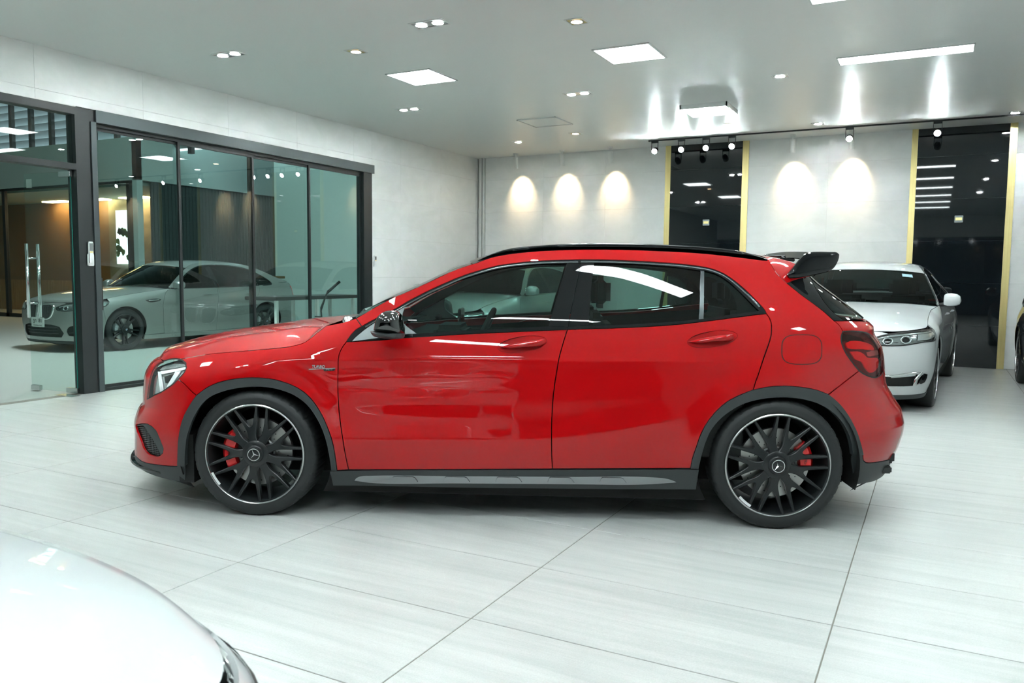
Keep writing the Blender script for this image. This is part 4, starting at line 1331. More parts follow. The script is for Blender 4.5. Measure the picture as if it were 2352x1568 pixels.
# ---- doors
t_beltB = [(796, 784.5), (833, 783), (870.5, 781), (935, 775), (994, 771.5), (1060, 767.5), (1140, 763.5), (1220, 760), (1303.5, 756.5)]
t_beltB2 = [(1303.5, 756.5), (1350, 755), (1400, 753.5), (1480, 750), (1560, 744.5), (1616, 738), (1686, 729), (1725, 724), (1760, 720)]
t_gapB = [(1303.5, 756.5), (1298, 773), (1292, 793), (1284, 823), (1278, 858), (1272.5, 895), (1268.5, 940), (1267, 980), (1267, 1020), (1267.5, 1050), (1269, 1076.5)]
t_sillF = [(801, 1078.5), (1030, 1078), (1269, 1076.5)]
t_sillR = [(1269, 1076.5), (1430, 1075.5), (1586, 1075)]
t_doorRr = [(1760, 720), (1767, 729), (1771, 740), (1772, 752), (1771, 770.5), (1763.8, 795), (1752, 828), (1742, 859), (1735, 878), (1730, 895.5)]
HANDLES = []
for (x0, y0, x1, y1) in ((1145, 798, 1254, 783), (1581, 786, 1692, 771)):
    cx, cy = (x0 + x1) / 2, (y0 + y1) / 2
    L, sl = (x1 - x0) / 2, (y1 - y0) / (x1 - x0)
    HANDLES.append(K([(cx + L * 1.02 * math.cos(t), cy + sl * L * math.cos(t) + 17.5 * math.sin(t)) for t in np.linspace(0, 2 * PI, 41)], 40))
panel('front_door', pj(K(t_beltB), K(t_gapB)[1:], K(t_sillF)[::-1], K(t_doorgap)[::-1]), S, 'red_paint', car, h=0.014, holes=[HANDLES[0]])
iR = [(1586, 1075), (1591.5, 1050), (1600, 1025), (1608, 1002), (1621, 975.8), (1642, 948), (1667, 925), (1694.7, 909.5), (1730, 895.5)]
panel('rear_door', pj(K(t_beltB2), K(t_doorRr)[1:], K(iR)[::-1], K(t_sillR)[::-1], K(t_gapB)[::-1]), S, 'red_paint', car, h=0.014, holes=[HANDLES[1]])
# ---- sill
t_sillT = [(757, 1081), (801, 1080), (1269, 1078), (1606, 1077)]
t_sillBt = [(1599, 1124), (1400, 1123), (1046, 1119.4), (900, 1116.5), (805, 1115), (765, 1115)]
panel('side_sill', pj(K(t_sillT), K(t_sillBt)), S, 'cladding', car, h=0.014, off=0.003, flange=0.03)
t_ins = [(812.7, 1103), (818, 1096), (828, 1091.5), (855, 1090), (1046, 1091), (1314, 1092.5), (1505, 1094), (1536, 1098), (1555, 1106), (1530, 1109), (1467, 1112.5), (1314, 1111.5), (1046, 1109.5), (855, 1108.5), (812.7, 1103)]
az_ins = K(t_ins, 5)
panel('sill_insert', az_ins, S, 'carbon_insert', car, h=0.01, off=0.006, flange=0.006)
for i in range(5):
    x0 = 898 + i * 119.5
    y0 = 1091.5 + i * 0.6
    pl = [(x0, y0 + 13), (x0 + 4, y0 + 2), (x0 + 8, y0), (x0 + 50, y0 + .5), (x0 + 56, y0 + 3), (x0 + 64, y0 + 14)]
    panel('sill_rib', pj(*[K([pl[j], pl[j + 1]]) for j in range(5)], K([pl[5], pl[0]])), S, 'carbon_insert', car, h=0.01, off=0.011, flange=0.007)
# ---- rear quarter
t_tgate = [(1765, 597), (1772, 608), (1782, 624.5), (1796, 640), (1807, 650)]
t_dpil = [(1807, 650), (1815.8, 657), (1838, 675), (1866, 695.6), (1894, 717), (1915.4, 736.5)]
t_qgate = [(1915.4, 736.5), (1926.6, 746), (1934, 757), (1935.5, 761)]
t_tailL = [(1935.5, 761), (1931.8, 772), (1932, 783), (1940, 806), (1956.6, 831), (1973, 851.5)]
t_qbump = [(1973, 851.5), (1936, 880), (1902.7, 906)]
t_dloR = [(1760, 720), (1757, 713), (1742.4, 696), (1714.4, 668), (1686, 644), (1672, 634), (1658, 626), (1644, 620.5), (1630, 616), (1602, 611), (1560, 606), (1520, 603), (1464, 599.7), (1400, 597), (1334, 596.3)]
t_railL = [(1766, 598), (1745, 596.5), (1728.4, 594.4), (1672, 587.5), (1616, 581.7), (1560, 578), (1480, 574.5), (1400, 572.5), (1338.5, 572.5), (1282, 574), (1226, 577), (1170, 583), (1128, 591), (1100, 601), (1086, 606)]
qpoly = pj(K(t_tgate), K(t_dpil)[1:], K(t_qgate)[1:], K(t_tailL)[1:], K(t_qbump)[1:], K([(1902.7, 906), (1875.5, 896), (1839, 889), (1803, 886.5), (1766, 888.5), (1730, 895.5)])[1:], K(t_doorRr)[::-1][1:])
dlo_r = K(t_dloR)
t_apT = [(1086, 606), (1050.5, 618), (1015.4, 633), (980, 650), (938, 668.7), (903, 683.5), (868, 701.7), (840, 718), (818, 730.5)]
t_dloF = [(1334, 596.3), (1254, 598.4), (1198, 602.6), (1142, 610.5), (1106.6, 619.6), (1064.5, 633), (1022, 650.5), (980, 670), (938, 691.5), (910, 708), (880, 723), (856, 735.5), (831, 749.5)]
# side frame: quarter panel, roof side and windscreen pillar are one pressing
fuel_c = K([(1841.6, 802.5)])[0]
panel('side_frame', pj(qpoly, dlo_r[1:], K(t_dloF)[1:], K(t_apil_base)[::-1], K(t_apT)[::-1][1:], K(t_railL)[::-1][1:]), S, 'red_paint', car, h=0.016)
panel('pillar_lining', pj(qpoly, dlo_r[1:], K(t_dloF)[1:], K(t_apil_base)[::-1], K(t_apT)[::-1][1:], K(t_railL)[::-1][1:]), S, 'interior', car, h=0.04, off=-0.020, flange=0, gap=0)
# fuel flap: thin gap line with a slightly raised flap
fl = []
for k in range(48):
    t = 2 * PI * k / 48
    fl.append((1841.6 + 46 * np.sign(math.cos(t)) * abs(math.cos(t)) ** .62, 802.5 + 34 * np.sign(math.sin(t)) * abs(math.sin(t)) ** .62))
az_fl = K(fl + fl[:1], 30)
panel('fuel_flap', az_fl, S, 'red_paint', car, h=0.012, off=0.0012, flange=0.001, sides=(1,))
ribbon('fuel_flap_gap', az_fl, S, 0.0035, 'rubber_line', car, off=0.0004, sides=(1,))
# ---- tail
rr_ = lambda y, z: np.array([[RED.a_rear(y, z), z]])
t_bumpRB = [(1982, 1044), (1982.7, 1057), (1988, 1062), (2000, 1062.5), (2021, 1060), (2046, 1054.5)]
zb = K(t_bumpRB)[-1][1]
t_tailB = [(1973, 851.5), (1984, 859), (1994.8, 864), (2012.7, 866.5), (2024, 860), (2029, 850)]
tailB = K(t_tailB)
tl_y = 0.52
panel('rear_bumper', pj(K(t_qbump)[::-1][::-1], az_r2[1:], K(t_bumpRB)[1:], rr_(0.0, zb), rr_(0.0, 0.70), rr_(.45, .70), tailB[::-1]), S, 'red_paint', car, h=0.014)
t_tailR = [(1935.5, 761), (1956.6, 760), (1982, 762.5), (1998, 767.5), (2012, 781), (2022, 800), (2027, 822), (2028.5, 840), (2029, 850)]
az_tail = pj(K(t_tailL), tailB[1:], K(t_tailR)[::-1][1:])
panel('tail_lamp', az_tail, S, 'tail_dark', car, h=0.012, off=-0.022, flange=0, gap=-.004)
panel('tail_lens', az_tail, S, 'tail_glass', car, h=0.012, off=0.001, flange=0.006)
ribbon('tail_seal', np.vstack([az_tail, az_tail[:1]]), S, 0.006, 'rubber_line', car, off=0.0015)
TL = [('tail_strip', 'tail_red', [(1947, 786), (1958, 781), (1990, 783), (2010, 792), (2014, 803), (1992, 800), (1962, 799), (1952, 797)]),
      ('tail_strip', 'tail_red', [(1958, 806), (1978, 806), (1990, 812), (1998, 820), (2022, 822), (2024, 838), (2016, 852), (2004, 856), (1994, 846), (1984, 830), (1970, 824)]),
      ('reverse_lamp', 'lamp_silver', [(1996, 808), (2006, 805), (2024, 804), (2026, 811), (2012, 816), (1999, 817)])]
for n_, m_, pl in TL:
    panel(n_, K(pl + pl[:1], 5), S, m_, car, h=0.012, off=-0.014, flange=0.006, gap=0)
# tailgate below the glass
z1 = K([(1935.5, 761)])[0][1]
t_gl_b = [(1915.4, 736.5), (1940, 736.5), (1985, 737)]
panel('tailgate', pj(K(t_qgate), K(t_tailR)[1:-1], rr_(.47, .72), rr_(0, .72), rr_(0, 1.05), K(t_gl_b)[::-1]), S, 'red_paint', car, h=0.016)
# glass side trim and rear glass
t_trD = [(1860.6, 634), (1870.5, 657), (1880, 673), (1894, 694.7), (1915.4, 718.5), (1939, 736)]
panel('pillar_trim', pj(K(t_dpil), K([(1915.4, 736.5), (1939, 736.5)])[1:], K(t_trD)[::-1], K([(1860.6, 634), (1831, 640.7), (1807, 650)])), S, 'gloss_black', car, h=0.014, gap=0.001)
zt = K([(1860.6, 634)])[0][1]
panel('rear_window', pj(K(t_trD), rr_(0.0, K([(1939, 736)])[0][1]), rr_(0.0, zt)), S, 'dark_glass', car, h=0.02, flange=0.004)
# rear valance
t_valB = [(2046, 1054.5), (2040, 1074), (2030.6, 1089), (2010, 1103), (1982, 1110), (1957, 1114)]
valB = K(t_valB[1:])
panel('rear_valance', pj(K(t_bumpRB), rr_(0.0, zb - .002), rr_(0, valB[0][1]), valB, K([(1957, 1114), (1960, 1098), (1958, 1045.5), (1982, 1044)])), S, 'cladding', car, h=0.014, off=0.002)
# tail pipes / diffuser end
for s in (1, -1):
    q = RP.plane([(2062, 1045)], -.52)[0]
    bevel_box('exhaust_tip', (q[0] - .20, -.60 * 1 if s == 1 else .44, q[1] - .03), (q[0] - .045, -.44 if s == 1 else .60, q[1] + .035), 'gloss_black', car, r=.012)
    q2 = RP.plane([(2050, 1068)], -.5)[0]
    bevel_box('diffuser_fin', (q2[0] - .25, -.62 if s == 1 else .36, q2[1] - .02), (q2[0] - .05, -.36 if s == 1 else .62, q2[1] + .02), 'black_plastic', car, r=.008)
# ---- side glass and trim
t_glT = [(930, 703.5), (966, 684.5), (1022, 657), (1078.6, 636), (1140, 619), (1198, 609.5), (1254, 606), (1302, 604.7)]
t_glB = [(1260, 749), (1140, 755.7), (994, 763.5), (957, 766)]
t_bpF = [(1302, 604.7), (1286.6, 656.6), (1272.6, 701.5), (1260, 749)]
t_glF = [(957, 766), (940, 752), (926, 739), (924, 724), (930, 703.5)]
panel('front_window', pj(K(t_glT), K(t_bpF)[1:], K(t_glB)[1:], K(t_glF)[1:]), S, 'car_glass', car, h=0.03, off=-0.006, flange=0.004, gap=-0.004)
t_bgap = [(1334, 597), (1327, 640), (1317.5, 684.7), (1310.5, 718), (1305, 749.5)]
panel('pillar_cover', pj(K(t_bpF), K([(1260, 749), (1305, 749.5)])[1:], K(t_bgap)[::-1], K([(1334, 604), (1302, 604.7)])), S, 'gloss_black', car, h=0.016, off=-0.001, gap=0.001)
t_bpR = [(1365.5, 604), (1361, 635), (1358, 662), (1355, 705), (1352.6, 747.5)]
panel('pillar_cover', pj(K(t_bgap), K([(1305, 749.5), (1352.6, 747.5)])[1:], K(t_bpR)[::-1], K([(1365.5, 604), (1334, 604)])), S, 'gloss_black', car, h=0.016, off=-0.001, gap=0.001)
t_rgT = [(1365.5, 604), (1464, 607), (1540, 612.5), (1609, 621.5)]
t_dvL = [(1609, 621.5), (1608, 680), (1605.6, 733)]
t_rgB = [(1605.6, 733), (1560, 737.5), (1480, 743), (1400, 746.5), (1352.6, 747.5)]
panel('rear_door_window', pj(K(t_rgT), K(t_dvL)[1:], K(t_rgB)[1:], K(t_bpR)[::-1]), S, 'car_glass', car, h=0.03, off=-0.006, flange=0.004, gap=-0.004)
t_dvR = [(1617.5, 622), (1617, 680), (1616, 732)]
panel('window_divider', pj(K(t_dvL), K([(1605.6, 733), (1616, 732)]), K(t_dvR)[::-1], K([(1617.5, 622), (1609, 621.5)])), S, 'trim_grey', car, h=0.014, off=0.0, gap=0)
t_qgT = [(1617.5, 622), (1644, 629), (1672, 645.6), (1700, 671), (1728, 699), (1743, 714)]
t_qgB = [(1743, 714), (1686, 721.5), (1616, 732)]
panel('quarter_window', pj(K(t_qgT), K(t_qgB)[1:], K(t_dvR)[::-1]), S, 'car_glass', car, h=0.03, off=-0.006, flange=0.004, gap=-0.004)
# blacked-out corner of the quarter glass
cq = [(1690, 724), (1693, 705), (1690, 690), (1683, 672), (1670, 655), (1650, 641), (1628, 634), (1617, 633)]
panel('glass_border', pj(K(cq), K([(1617, 633), (1617.5, 622)])[1:], K(t_qgT)[1:], K([(1743, 714), (1690, 721)])[1:]), S, 'gloss_black', car, h=0.02, off=-0.009, flange=0, gap=0)
# trim frame round the side glass
panel('window_trim', pj(K([(831, 749.5), (856, 735.5)]), K(t_dloF)[::-1][2:], dlo_r[::-1][1:], K([(1760, 720), (1743, 714)]), K(t_qgT)[::-1][1:], K([(1617.5, 622), (1609, 621.5)]), K(t_rgT)[::-1][1:], K([(1365.5, 604), (1302, 604.7)]), K(t_glT)[::-1][1:], K([(930, 703.5), (908, 715), (880, 730), (856, 744), (835, 759), (815, 776), (808, 784)])[1:], K([(808, 784), (796, 784.5), (807, 768), (818, 757), (831, 749.5)])[1:-1]), S, 'gloss_black', car, h=0.014, off=0.001, gap=0.0006)
def shifted(line, d):
    t = np.gradient(line, axis=0); t /= np.linalg.norm(t, axis=1)[:, None] + 1e-12
    return line + np.stack([-t[:, 1], t[:, 0]], 1) * d
ribbon('trim_line', shifted(K(t_dloF)[1:-1], 0.012), S, 0.008, 'trim_grey', car, off=0.0025, thick=0.002)
ribbon('trim_line', shifted(dlo_r[3:], 0.011), S, 0.008, 'trim_grey', car, off=0.0025, thick=0.002)
panel('belt_trim', pj(K(t_beltB), K([(1303.5, 756.5), (1305, 749.5)]), K([(1305, 749.5), (1260, 749)]), K(t_glB)[1:], K([(957, 766), (930, 767.5), (860, 777), (808, 784)])[1:]), S, 'gloss_black', car, h=0.014, off=0.002, gap=0.0006)
panel('belt_trim', pj(K(t_beltB2), K([(1760, 720), (1743, 714)])[1:], K(t_qgB)[1:], K([(1616, 732), (1605.6, 733)]), K(t_rgB)[1:], K([(1352.6, 747.5), (1305, 749.5)])[1:]), S, 'gloss_black', car, h=0.014, off=0.002, gap=0.0006)
panel('mirror_sail', pj(K([(808, 784), (815, 776), (835, 759), (856, 744), (880, 730), (908, 715), (930, 703.5)]), K([(930, 703.5), (924, 724), (926, 739), (957, 766)])[1:], K([(957, 766), (930, 767.5), (860, 777), (808, 784)])[1:-1]), S, 'sail_grey', car, h=0.014, off=0.0, gap=0.0006)
# ---- head lamps
az_lamp = pj(K(t_lampR), K(t_lampTop)[1:], K(t_lampL)[1:], K(t_lampB)[1:])
panel('headlamp_bowl', az_lamp, S, 'lamp_grey', car, h=0.015, off=-0.035, flange=0, gap=-0.006)
panel('headlamp_lens', az_lamp, S, 'lamp_lens', car, h=0.015, off=0.0, flange=0.006)
ribbon('headlamp_seal', np.vstack([az_lamp, az_lamp[:1]]), S, 0.006, 'rubber_line', car, off=0.0006)
HL = [('headlamp_reflector', 'lamp_silver', -.022, [(352, 856), (368, 851), (424, 841), (427, 846), (420, 858), (404, 874), (392, 884), (372, 898), (360, 902), (350, 905), (341, 912), (343, 885), (346, 868)]),
      ('light_guide', 'lamp_guide', -.014, [(357.5, 850), (364, 850), (369, 902), (362, 904)]),
      ('light_guide', 'lamp_guide', -.014, [(364, 849), (400, 843), (426, 838), (427, 843), (404, 849), (366, 856)]),
      ('light_guide', 'lamp_guide', -.014, [(398, 850), (411, 849), (388, 884), (377, 889), (382, 878)]),
      ('headlamp_projector', 'gloss_black', -.015, [(372, 862), (394, 855), (390, 866), (381, 876), (374, 878)]),
      ('turn_lamp', 'lamp_silver', -.016, [(360, 846), (372, 836), (396, 830), (418, 831), (424, 836), (398, 841)])]
for n_, m_, o_, pl in HL:
    panel(n_, pj(*[K([pl[j], pl[(j + 1) % len(pl)]], 4) for j in range(len(pl))]), S, m_, car, h=0.012, off=o_, flange=0.006, gap=0)
# ---- bonnet
hood_e = S(K(t_hood, 10))
hood_e = hood_e[hood_e[:, 0] > -5]
sil_h = np.array([(352, 827), (368, 817), (388.5, 805.5), (409, 795), (429, 786), (453, 778), (478.6, 770.6), (504, 763.5), (538, 756), (572, 749.6), (606, 744.6), (640, 740), (700, 731.5), (744, 725.5), (786, 722), (838, 718)])
cen = RP.plane(sil_h, 0.12)
zcen = pchip(cen[:, 0], cen[:, 1])
n_e = len(hood_e)
back = np.array([(750, 747.4), (745, 742), (748, 737.5), (761, 732), (795, 725.6), (838, 719)])
rows = []
nv = 41
x_nose = S(fr(0.0, .785))[0][0]
for i in range(n_e):
    t = i / (n_e - 1)
    E = hood_e[i]
    xc = (x_nose + 0.01) * (1 - t) + 0.415 * t
    zc_ = zcen(np.array([min(xc, 0.55)]))[0] - 0.004
    if i == 0: zc_ = 0.79
    r = []
    for j in range(nv):
        v = -1 + 2 * j / (nv - 1); av = abs(v)
        sh = 1 - av ** 2 if av < 0.0 else 1
        # nearly flat crown, then a feature line and a steeper flank to the edge
        kx = 0.66
        c = 1 - 0.30 * (av / kx) ** 2 if av < kx else 0.70 * (1 - ((av - kx) / (1 - kx)) ** 1.25)
        w_ = (1 - av ** 2.6)
        r.append((E[0] + (xc - E[0]) * w_, -v * E[1] * -1 if False else (E[1] * -v if False else abs(E[1]) * v), E[2] + (zc_ - E[2]) * c))
    rows.append(r)
hood = loft('bonnet', rows, 'red_paint', car, flip=False, auto=0.9)
# closing strip at the cowl
last = np.array(rows[-1])
cow = [last + [0.004, 0, -0.012], last + [0.16, 0, -0.035], last + [0.30, 0, -0.02]]
loft('cowl', cow, 'liner_black', car, smooth=False)
# wiper pivot seen in the cowl
w_ = RP.plane([(797, 734)], -.60)[0]
MB().lathe([(0.0, .028), (.020, .024), (.030, .010), (.030, -.03)], 20, 'z').build('wiper_pivot', 'steel', car, smooth=True, loc=(w_[0], -.58, w_[1] - .01))
MB().tube([(w_[0], -.58, w_[1] + .005), (w_[0] + .10, -.30, w_[1] + .02), (w_[0] + .14, .2, w_[1] + .035)], .008, 6).build('wiper_arm', 'black_plastic', car)
# ---- windscreen, roof, rails
ap = S(K(t_apT)[::-1])
rows = []
for i, E in enumerate(ap):
    t = i / (len(ap) - 1)
    bulge = 0.11 * (1 - t) + 0.07 * t
    rows.append([(E[0] - bulge * (1 - v * v), abs(E[1]) * v, E[2] + 0.012 * (1 - v * v) * t - 0.0 * (1 - t)) for v in np.linspace(-0.99, 0.99, 25)])
loft('windscreen', rows, 'dark_glass', car, flip=False)
rl = S(K(t_railL)[::-1])
rows = []
for i, E in enumerate(rl):
    t = i / (len(rl) - 1)
    rows.append([(E[0] - 0.07 * (1 - v * v) * (1 - t) ** 2 + 0.05 * t * t * (1 - v * v), abs(E[1]) * v, E[2] + 0.026 * (1 - abs(v) ** 2.4)) for v in np.linspace(-1, 1, 33)])
loft('roof', rows, 'gloss_black', car, flip=False)
loft('headlining', np.array(rows) + [0, 0, -0.03], 'interior', car, flip=True)
t_rU = [(1086, 605.5), (1100, 596), (1121, 585.8), (1149, 575.5), (1184, 568.3), (1226, 564.5), (1282, 560.8), (1338.5, 559), (1400, 559), (1480, 560.3), (1560, 563.5), (1602, 566), (1658, 570.8), (1700, 576.5), (1742.4, 588), (1767, 597.5)]
t_rL2 = [(1087, 606.2), (1101, 600), (1121, 591.5), (1149, 583), (1184, 577), (1226, 572.5), (1282, 569), (1338.5, 567.5), (1400, 567.5), (1480, 569), (1560, 572), (1602, 575), (1658, 580), (1700, 585), (1742.4, 592.5), (1766, 598)]
yr = -0.585
ru, rlo = RP.plane(smooth_line(t_rU, 8), yr), None
rlo = RP.plane(smooth_line(t_rL2, 8), yr)
def resamp(p, n):
    d = np.concatenate([[0], np.cumsum(np.linalg.norm(np.diff(p, axis=0), axis=1))]); t = np.linspace(0, d[-1], n)
    return np.stack([np.interp(t, d, p[:, i]) for i in range(p.shape[1])], -1)
ru, rlo = resamp(ru, 80), resamp(rlo, 80)
def yroof(x): return yr + 0.0
for s in (1, -1):
    rows = []
    for u_, l_ in zip(ru, rlo):
        mz, hz = (u_[1] + l_[1]) / 2, max((u_[1] - l_[1]) / 2, .0008)
        mx = (u_[0] + l_[0]) / 2
        ring = []
        for k in range(10):
            a_ = 2 * PI * k / 10
            ring.append((mx, s * (yr + 0.020 * np.sign(math.cos(a_)) * abs(math.cos(a_)) ** .7), mz + hz * np.sign(math.sin(a_)) * abs(math.sin(a_)) ** .7))
        rows.append(ring)
    loft('roof_rail', rows, 'gloss_black', car, close_u=True, flip=(s == -1), auto=0.8)
    # black strip under the rail
    rows = [[(l_[0], s * (yr - 0.006), l_[1] + .004), (e[0], s * abs(e[1]) * 0.995, e[2] - .001)] for l_, e in zip(rlo, resamp(rl, 80))]
    loft('rail_base', rows, 'cladding', car, flip=(s == 1))
# ---- roof spoiler
t_sp = [(1810.5, 631.5), (1813, 637), (1818.6, 639), (1860.6, 633.7), (1886, 628.7), (1901, 625), (1915.4, 617), (1925, 603.5), (1929.4, 591), (1930, 584), (1925, 579.3), (1908, 578), (1880, 577.5), (1863.5, 578.5), (1853.6, 581.5), (1843.8, 589.5), (1824, 613), (1813, 627)]
sp = RP.plane(smooth_line(t_sp + t_sp[:1], 5)[:-1], -0.67)
for s in (1, -1):
    pillow('spoiler_end', sp, -0.645, 0.026, 'gloss_black', car, rings=4, power=5.0, sides=(s,), back=0.4)
top = RP.plane([(1853.6, 581.5), (1930, 583)], -.64)
rows = []
for y in np.linspace(-.64, .64, 21):
    e = 0.03 * (1 - (y / .64) ** 2)
    x0_, z0_ = top[0]; x1_, z1_ = top[1]
    rows.append([(x0_ - .0, y, z0_ - .03 + e * .6), (x0_ + .03, y, z0_ + .004 + e * .6), (x1_ - .02, y, z1_ + .004 + e * .4), (x1_ - .008, y, z1_ - .006 + e * .4), (x1_ - .015, y, z1_ - .018 + e * .4), (x0_ + .05, y, z0_ - .025 + e * .6), (x0_ - .0, y, z0_ - .034 + e * .6)])
loft('spoiler_wing', rows, 'gloss_black', car, flip=True, auto=0.6)
# painted top of the tailgate between roof and spoiler
tg = S(K(t_tgate)); trm = RP.plane([(1757, 592), (1790, 597), (1822, 606), (1850, 628), (1858, 634)], -.57)
e0 = np.array([(x, -abs(y), z) for x, y, z in tg])
tt = resamp(np.array([(1754, 590), (1785, 593.5), (1815, 601), (1838, 612), (1857, 633)]), len(e0))
t2 = RP.plane(tt, -.55)
rows = []
for E, q in zip(e0, t2):
    rows.append([tuple(E)] + [(q[0], -.56 * (1 - k / 12.0), q[1] + .03 * (1 - (1 - k / 12.0) ** 2) * (1 if True else 0)) for k in range(13)])
for s in (1, -1):
    loft('tailgate_top', np.array(rows) * [1, s, 1], 'red_paint', car, flip=(s == 1), auto=0.7)
lowp = S(K([(1807, 650), (1831, 640.7), (1860.6, 634)]))
upp = np.array([(q[0], -.56, q[1]) for q in RP.plane([(1800, 640), (1822, 634), (1850, 628)], -.56)])
for s in (1, -1):
    loft('tailgate_corner', np.stack([resamp(lowp, 8), resamp(upp, 8)]) * [1, s, 1], 'red_paint', car, flip=(s == -1))
# thin wiper and hinge lying above the tailgate
wp = RP.plane([(1753, 588), (1800, 588.5), (1838, 590)], -.2)
MB().tube([(wp[0][0], -.25, wp[0][1]), (wp[1][0], -.2, wp[1][1]), (wp[2][0], -.15, wp[2][1])], .007, 6).tube([(wp[1][0] - .02, -.22, wp[1][1] - .01), (wp[2][0] - .03, -.18, wp[2][1] - .018)], .010, 6).build('wiper_arm', 'black_plastic', car)
# ---- mirrors
t_cap = [(856.5, 758.6), (859, 744), (867.7, 724.5), (879, 716), (898.5, 713), (912.6, 716.5), (921, 726), (925.5, 747), (926.5, 766), (900, 766), (875, 763.5)]
t_mb = [(848, 761), (853.6, 770), (870.5, 775.6), (898.5, 778), (925, 776.5), (927, 770), (927, 764), (900, 763.5), (870, 760.5)]
cp_ = RP.plane(smooth_line(t_cap + t_cap[:1], 4)[:-1], -.98); mb_ = RP.plane(smooth_line(t_mb + t_mb[:1], 4)[:-1], -.98)
if area2(cp_) > 0: cp_ = cp_[::-1]
if area2(mb_) > 0: mb_ = mb_[::-1]
for s in (1, -1):
    pillow('mirror_cap', cp_, -0.95, 0.085, 'dark_chrome', car, rings=7, power=2.6, sides=(s,), back=0.9)
    pillow('mirror_base', mb_, -0.945, 0.085, 'cladding', car, rings=5, power=2.6, sides=(s,), back=0.9)
    c_ = mb_.mean(0)
    MB().tube([(c_[0] + .0, s * -.80, c_[1] - .005), (c_[0], s * -.90, c_[1])], .022, 10).build('mirror_arm', 'cladding', car, smooth=True)
# ---- door handles
for hk, (x0, y0, x1, y1) in enumerate(((1145, 798, 1254, 783), (1581, 786, 1692, 771))):
    cx, cy = (x0 + x1) / 2, (y0 + y1) / 2
    L, sl = (x1 - x0) / 2, (y1 - y0) / (x1 - x0)
    bowl = [(cx + L * 1.02 * math.cos(t), cy + sl * L * math.cos(t) + 17 * math.sin(t)) for t in np.linspace(0, 2 * PI, 33)]
    azb = HANDLES[hk]
    ca = azb[:-1].mean(0); ha = np.abs(azb - ca).max(0)
    dish = lambda uv, ca=ca, ha=ha: -0.018 * np.clip(1 - (((uv - ca) / ha) ** 2).sum(1), 0, 1) ** .7
    panel('handle_recess', azb, S, 'red_paint', car, h=0.008, offf=dish, flange=0, gap=-0.001)
    gr = [(x0 + 2, cy + 8), (cx - L * .55, cy + 1.5), (cx, cy - 4), (cx + L * .6, cy - 8), (x1 - 3, cy - 9), (x1 - 2, cy - 1), (x1 - 10, cy + 4), (cx, cy + 8), (cx - L * .5, cy + 11)]
    g2 = RP.plane(smooth_line(gr + gr[:1], 4)[:-1], -.885)
    if area2(g2) > 0: g2 = g2[::-1]
    yc = S(ca[None])[0][1]
    for s in (1, -1):
        pillow('door_handle', g2, yc - .004, 0.030, 'red_paint', car, rings=5, power=2.4, sides=(s,), back=0.6)
# ---- fender badge
def on_side(px, dz=0.0):
    uv = K([px, px])[:1]; p = S(uv)[0]; n_ = surf_normals(S, uv)[0]
    return p, n_
def badge(txt, px, size, m, off=0.0015, shear=0.2, bold=0.0):
    p, n_ = on_side(px)
    n_ = Vector(n_); xax = Vector((1, 0, 0)); xax = (xax - n_ * xax.dot(n_)).normalized(); yax = n_.cross(xax)
    mt = Matrix((( xax.x, yax.x, n_.x, p[0] + n_.x * off), (xax.y, yax.y, n_.y, p[1] + n_.y * off), (xax.z, yax.z, n_.z, p[2] + n_.z * off), (0, 0, 0, 1)))
    return text_mesh('badge_lettering', txt, size, m, car, depth=0.0012, matrix=mt, shear=shear, bold=bold)
badge('TURBO', (731, 842), 0.021, 'chrome', bold=0.0006)
panel('badge_bar', pj(K([(709.5, 847), (770.5, 844.6)], 4), K([(770.5, 846), (709.5, 848.6)], 4)), S, 'chrome', car, h=0.006, off=0.002, flange=0.002, gap=0, sides=(1,))
panel('badge_plate', pj(*[K([a_, b_], 4) for a_, b_ in (((742, 847), (770.5, 846)), ((770.5, 846), (768, 851)), ((768, 851), (745, 852)), ((745, 852), (742, 847)))]), S, 'ink_black', car, h=0.006, off=0.0018, flange=0.001, gap=0, sides=(1,))
badge('4MATIC', (756.5, 848.8), 0.0105, 'chrome', off=0.0028)
# ---- wheels, liners, underside, inner shell
for xw in (HF, HR):
    for s in (1, -1):
        wheel(car, (xw, -0.885 * s, HZ), s == -1, R=0.334, ring=0.2625, wid=0.235, style='cross', emblem='star', phase=(0.33 if xw == HF else 0.27) * s,
              cal=((PI - .05, .62, 'caliper_red') if xw == HF else (0.28, .42, 'caliper_red')) if s == 1 else ((0.05, .62, 'caliper_red') if xw == HF else (PI - 0.28, .42, 'caliper_red')))
        b = MB().lathe([(0.412, -.868 * s), (0.412, -.45 * s), (0.05, -.45 * s)], 40, 'y', -0.30, PI + .30)
        o = b.build('wheel_liner', 'liner_black', car, smooth=False, loc=(xw, 0, HZ))
        # rim maker plate
        if s == 1:
            rr0 = 0.2545; v, f = [], []
            for k in range(13):
                a_ = PI + 0.42 + 0.30 * k / 12 if xw == HF else PI + 0.72 + 0.30 * k / 12
                for r_ in (rr0 - .013, rr0):
                    v.append((xw + r_ * math.cos(a_), -0.8865, HZ + r_ * math.sin(a_)))
            mk('rim_plate', v, [(2 * k, 2 * k + 1, 2 * k + 3, 2 * k + 2) for k in range(12)], 'white_plastic', car)
MB().box((-.45, -.55, .17), (3.15, .55, .30)).build('underbody', 'liner_black', car)
MB().box((.45, -.78, .16), (2.28, .78, .26)).build('floor_pan', 'liner_black', car)
def arch_hole(xw, r=0.405, n=24):
    return [(xw + r * math.cos(t), HZ + r * math.sin(t)) for t in np.linspace(-.55, PI + .55, n)]
ztop = lambda a: np.interp(a, [-.9, -.2, .35, .8, 1.6, 2.6, 3.0, 3.5], [.70, .76, .84, .90, .97, 1.06, 1.0, .9])
aa = np.linspace(RED.a0 + .02, RED.a1 - .02, 60)
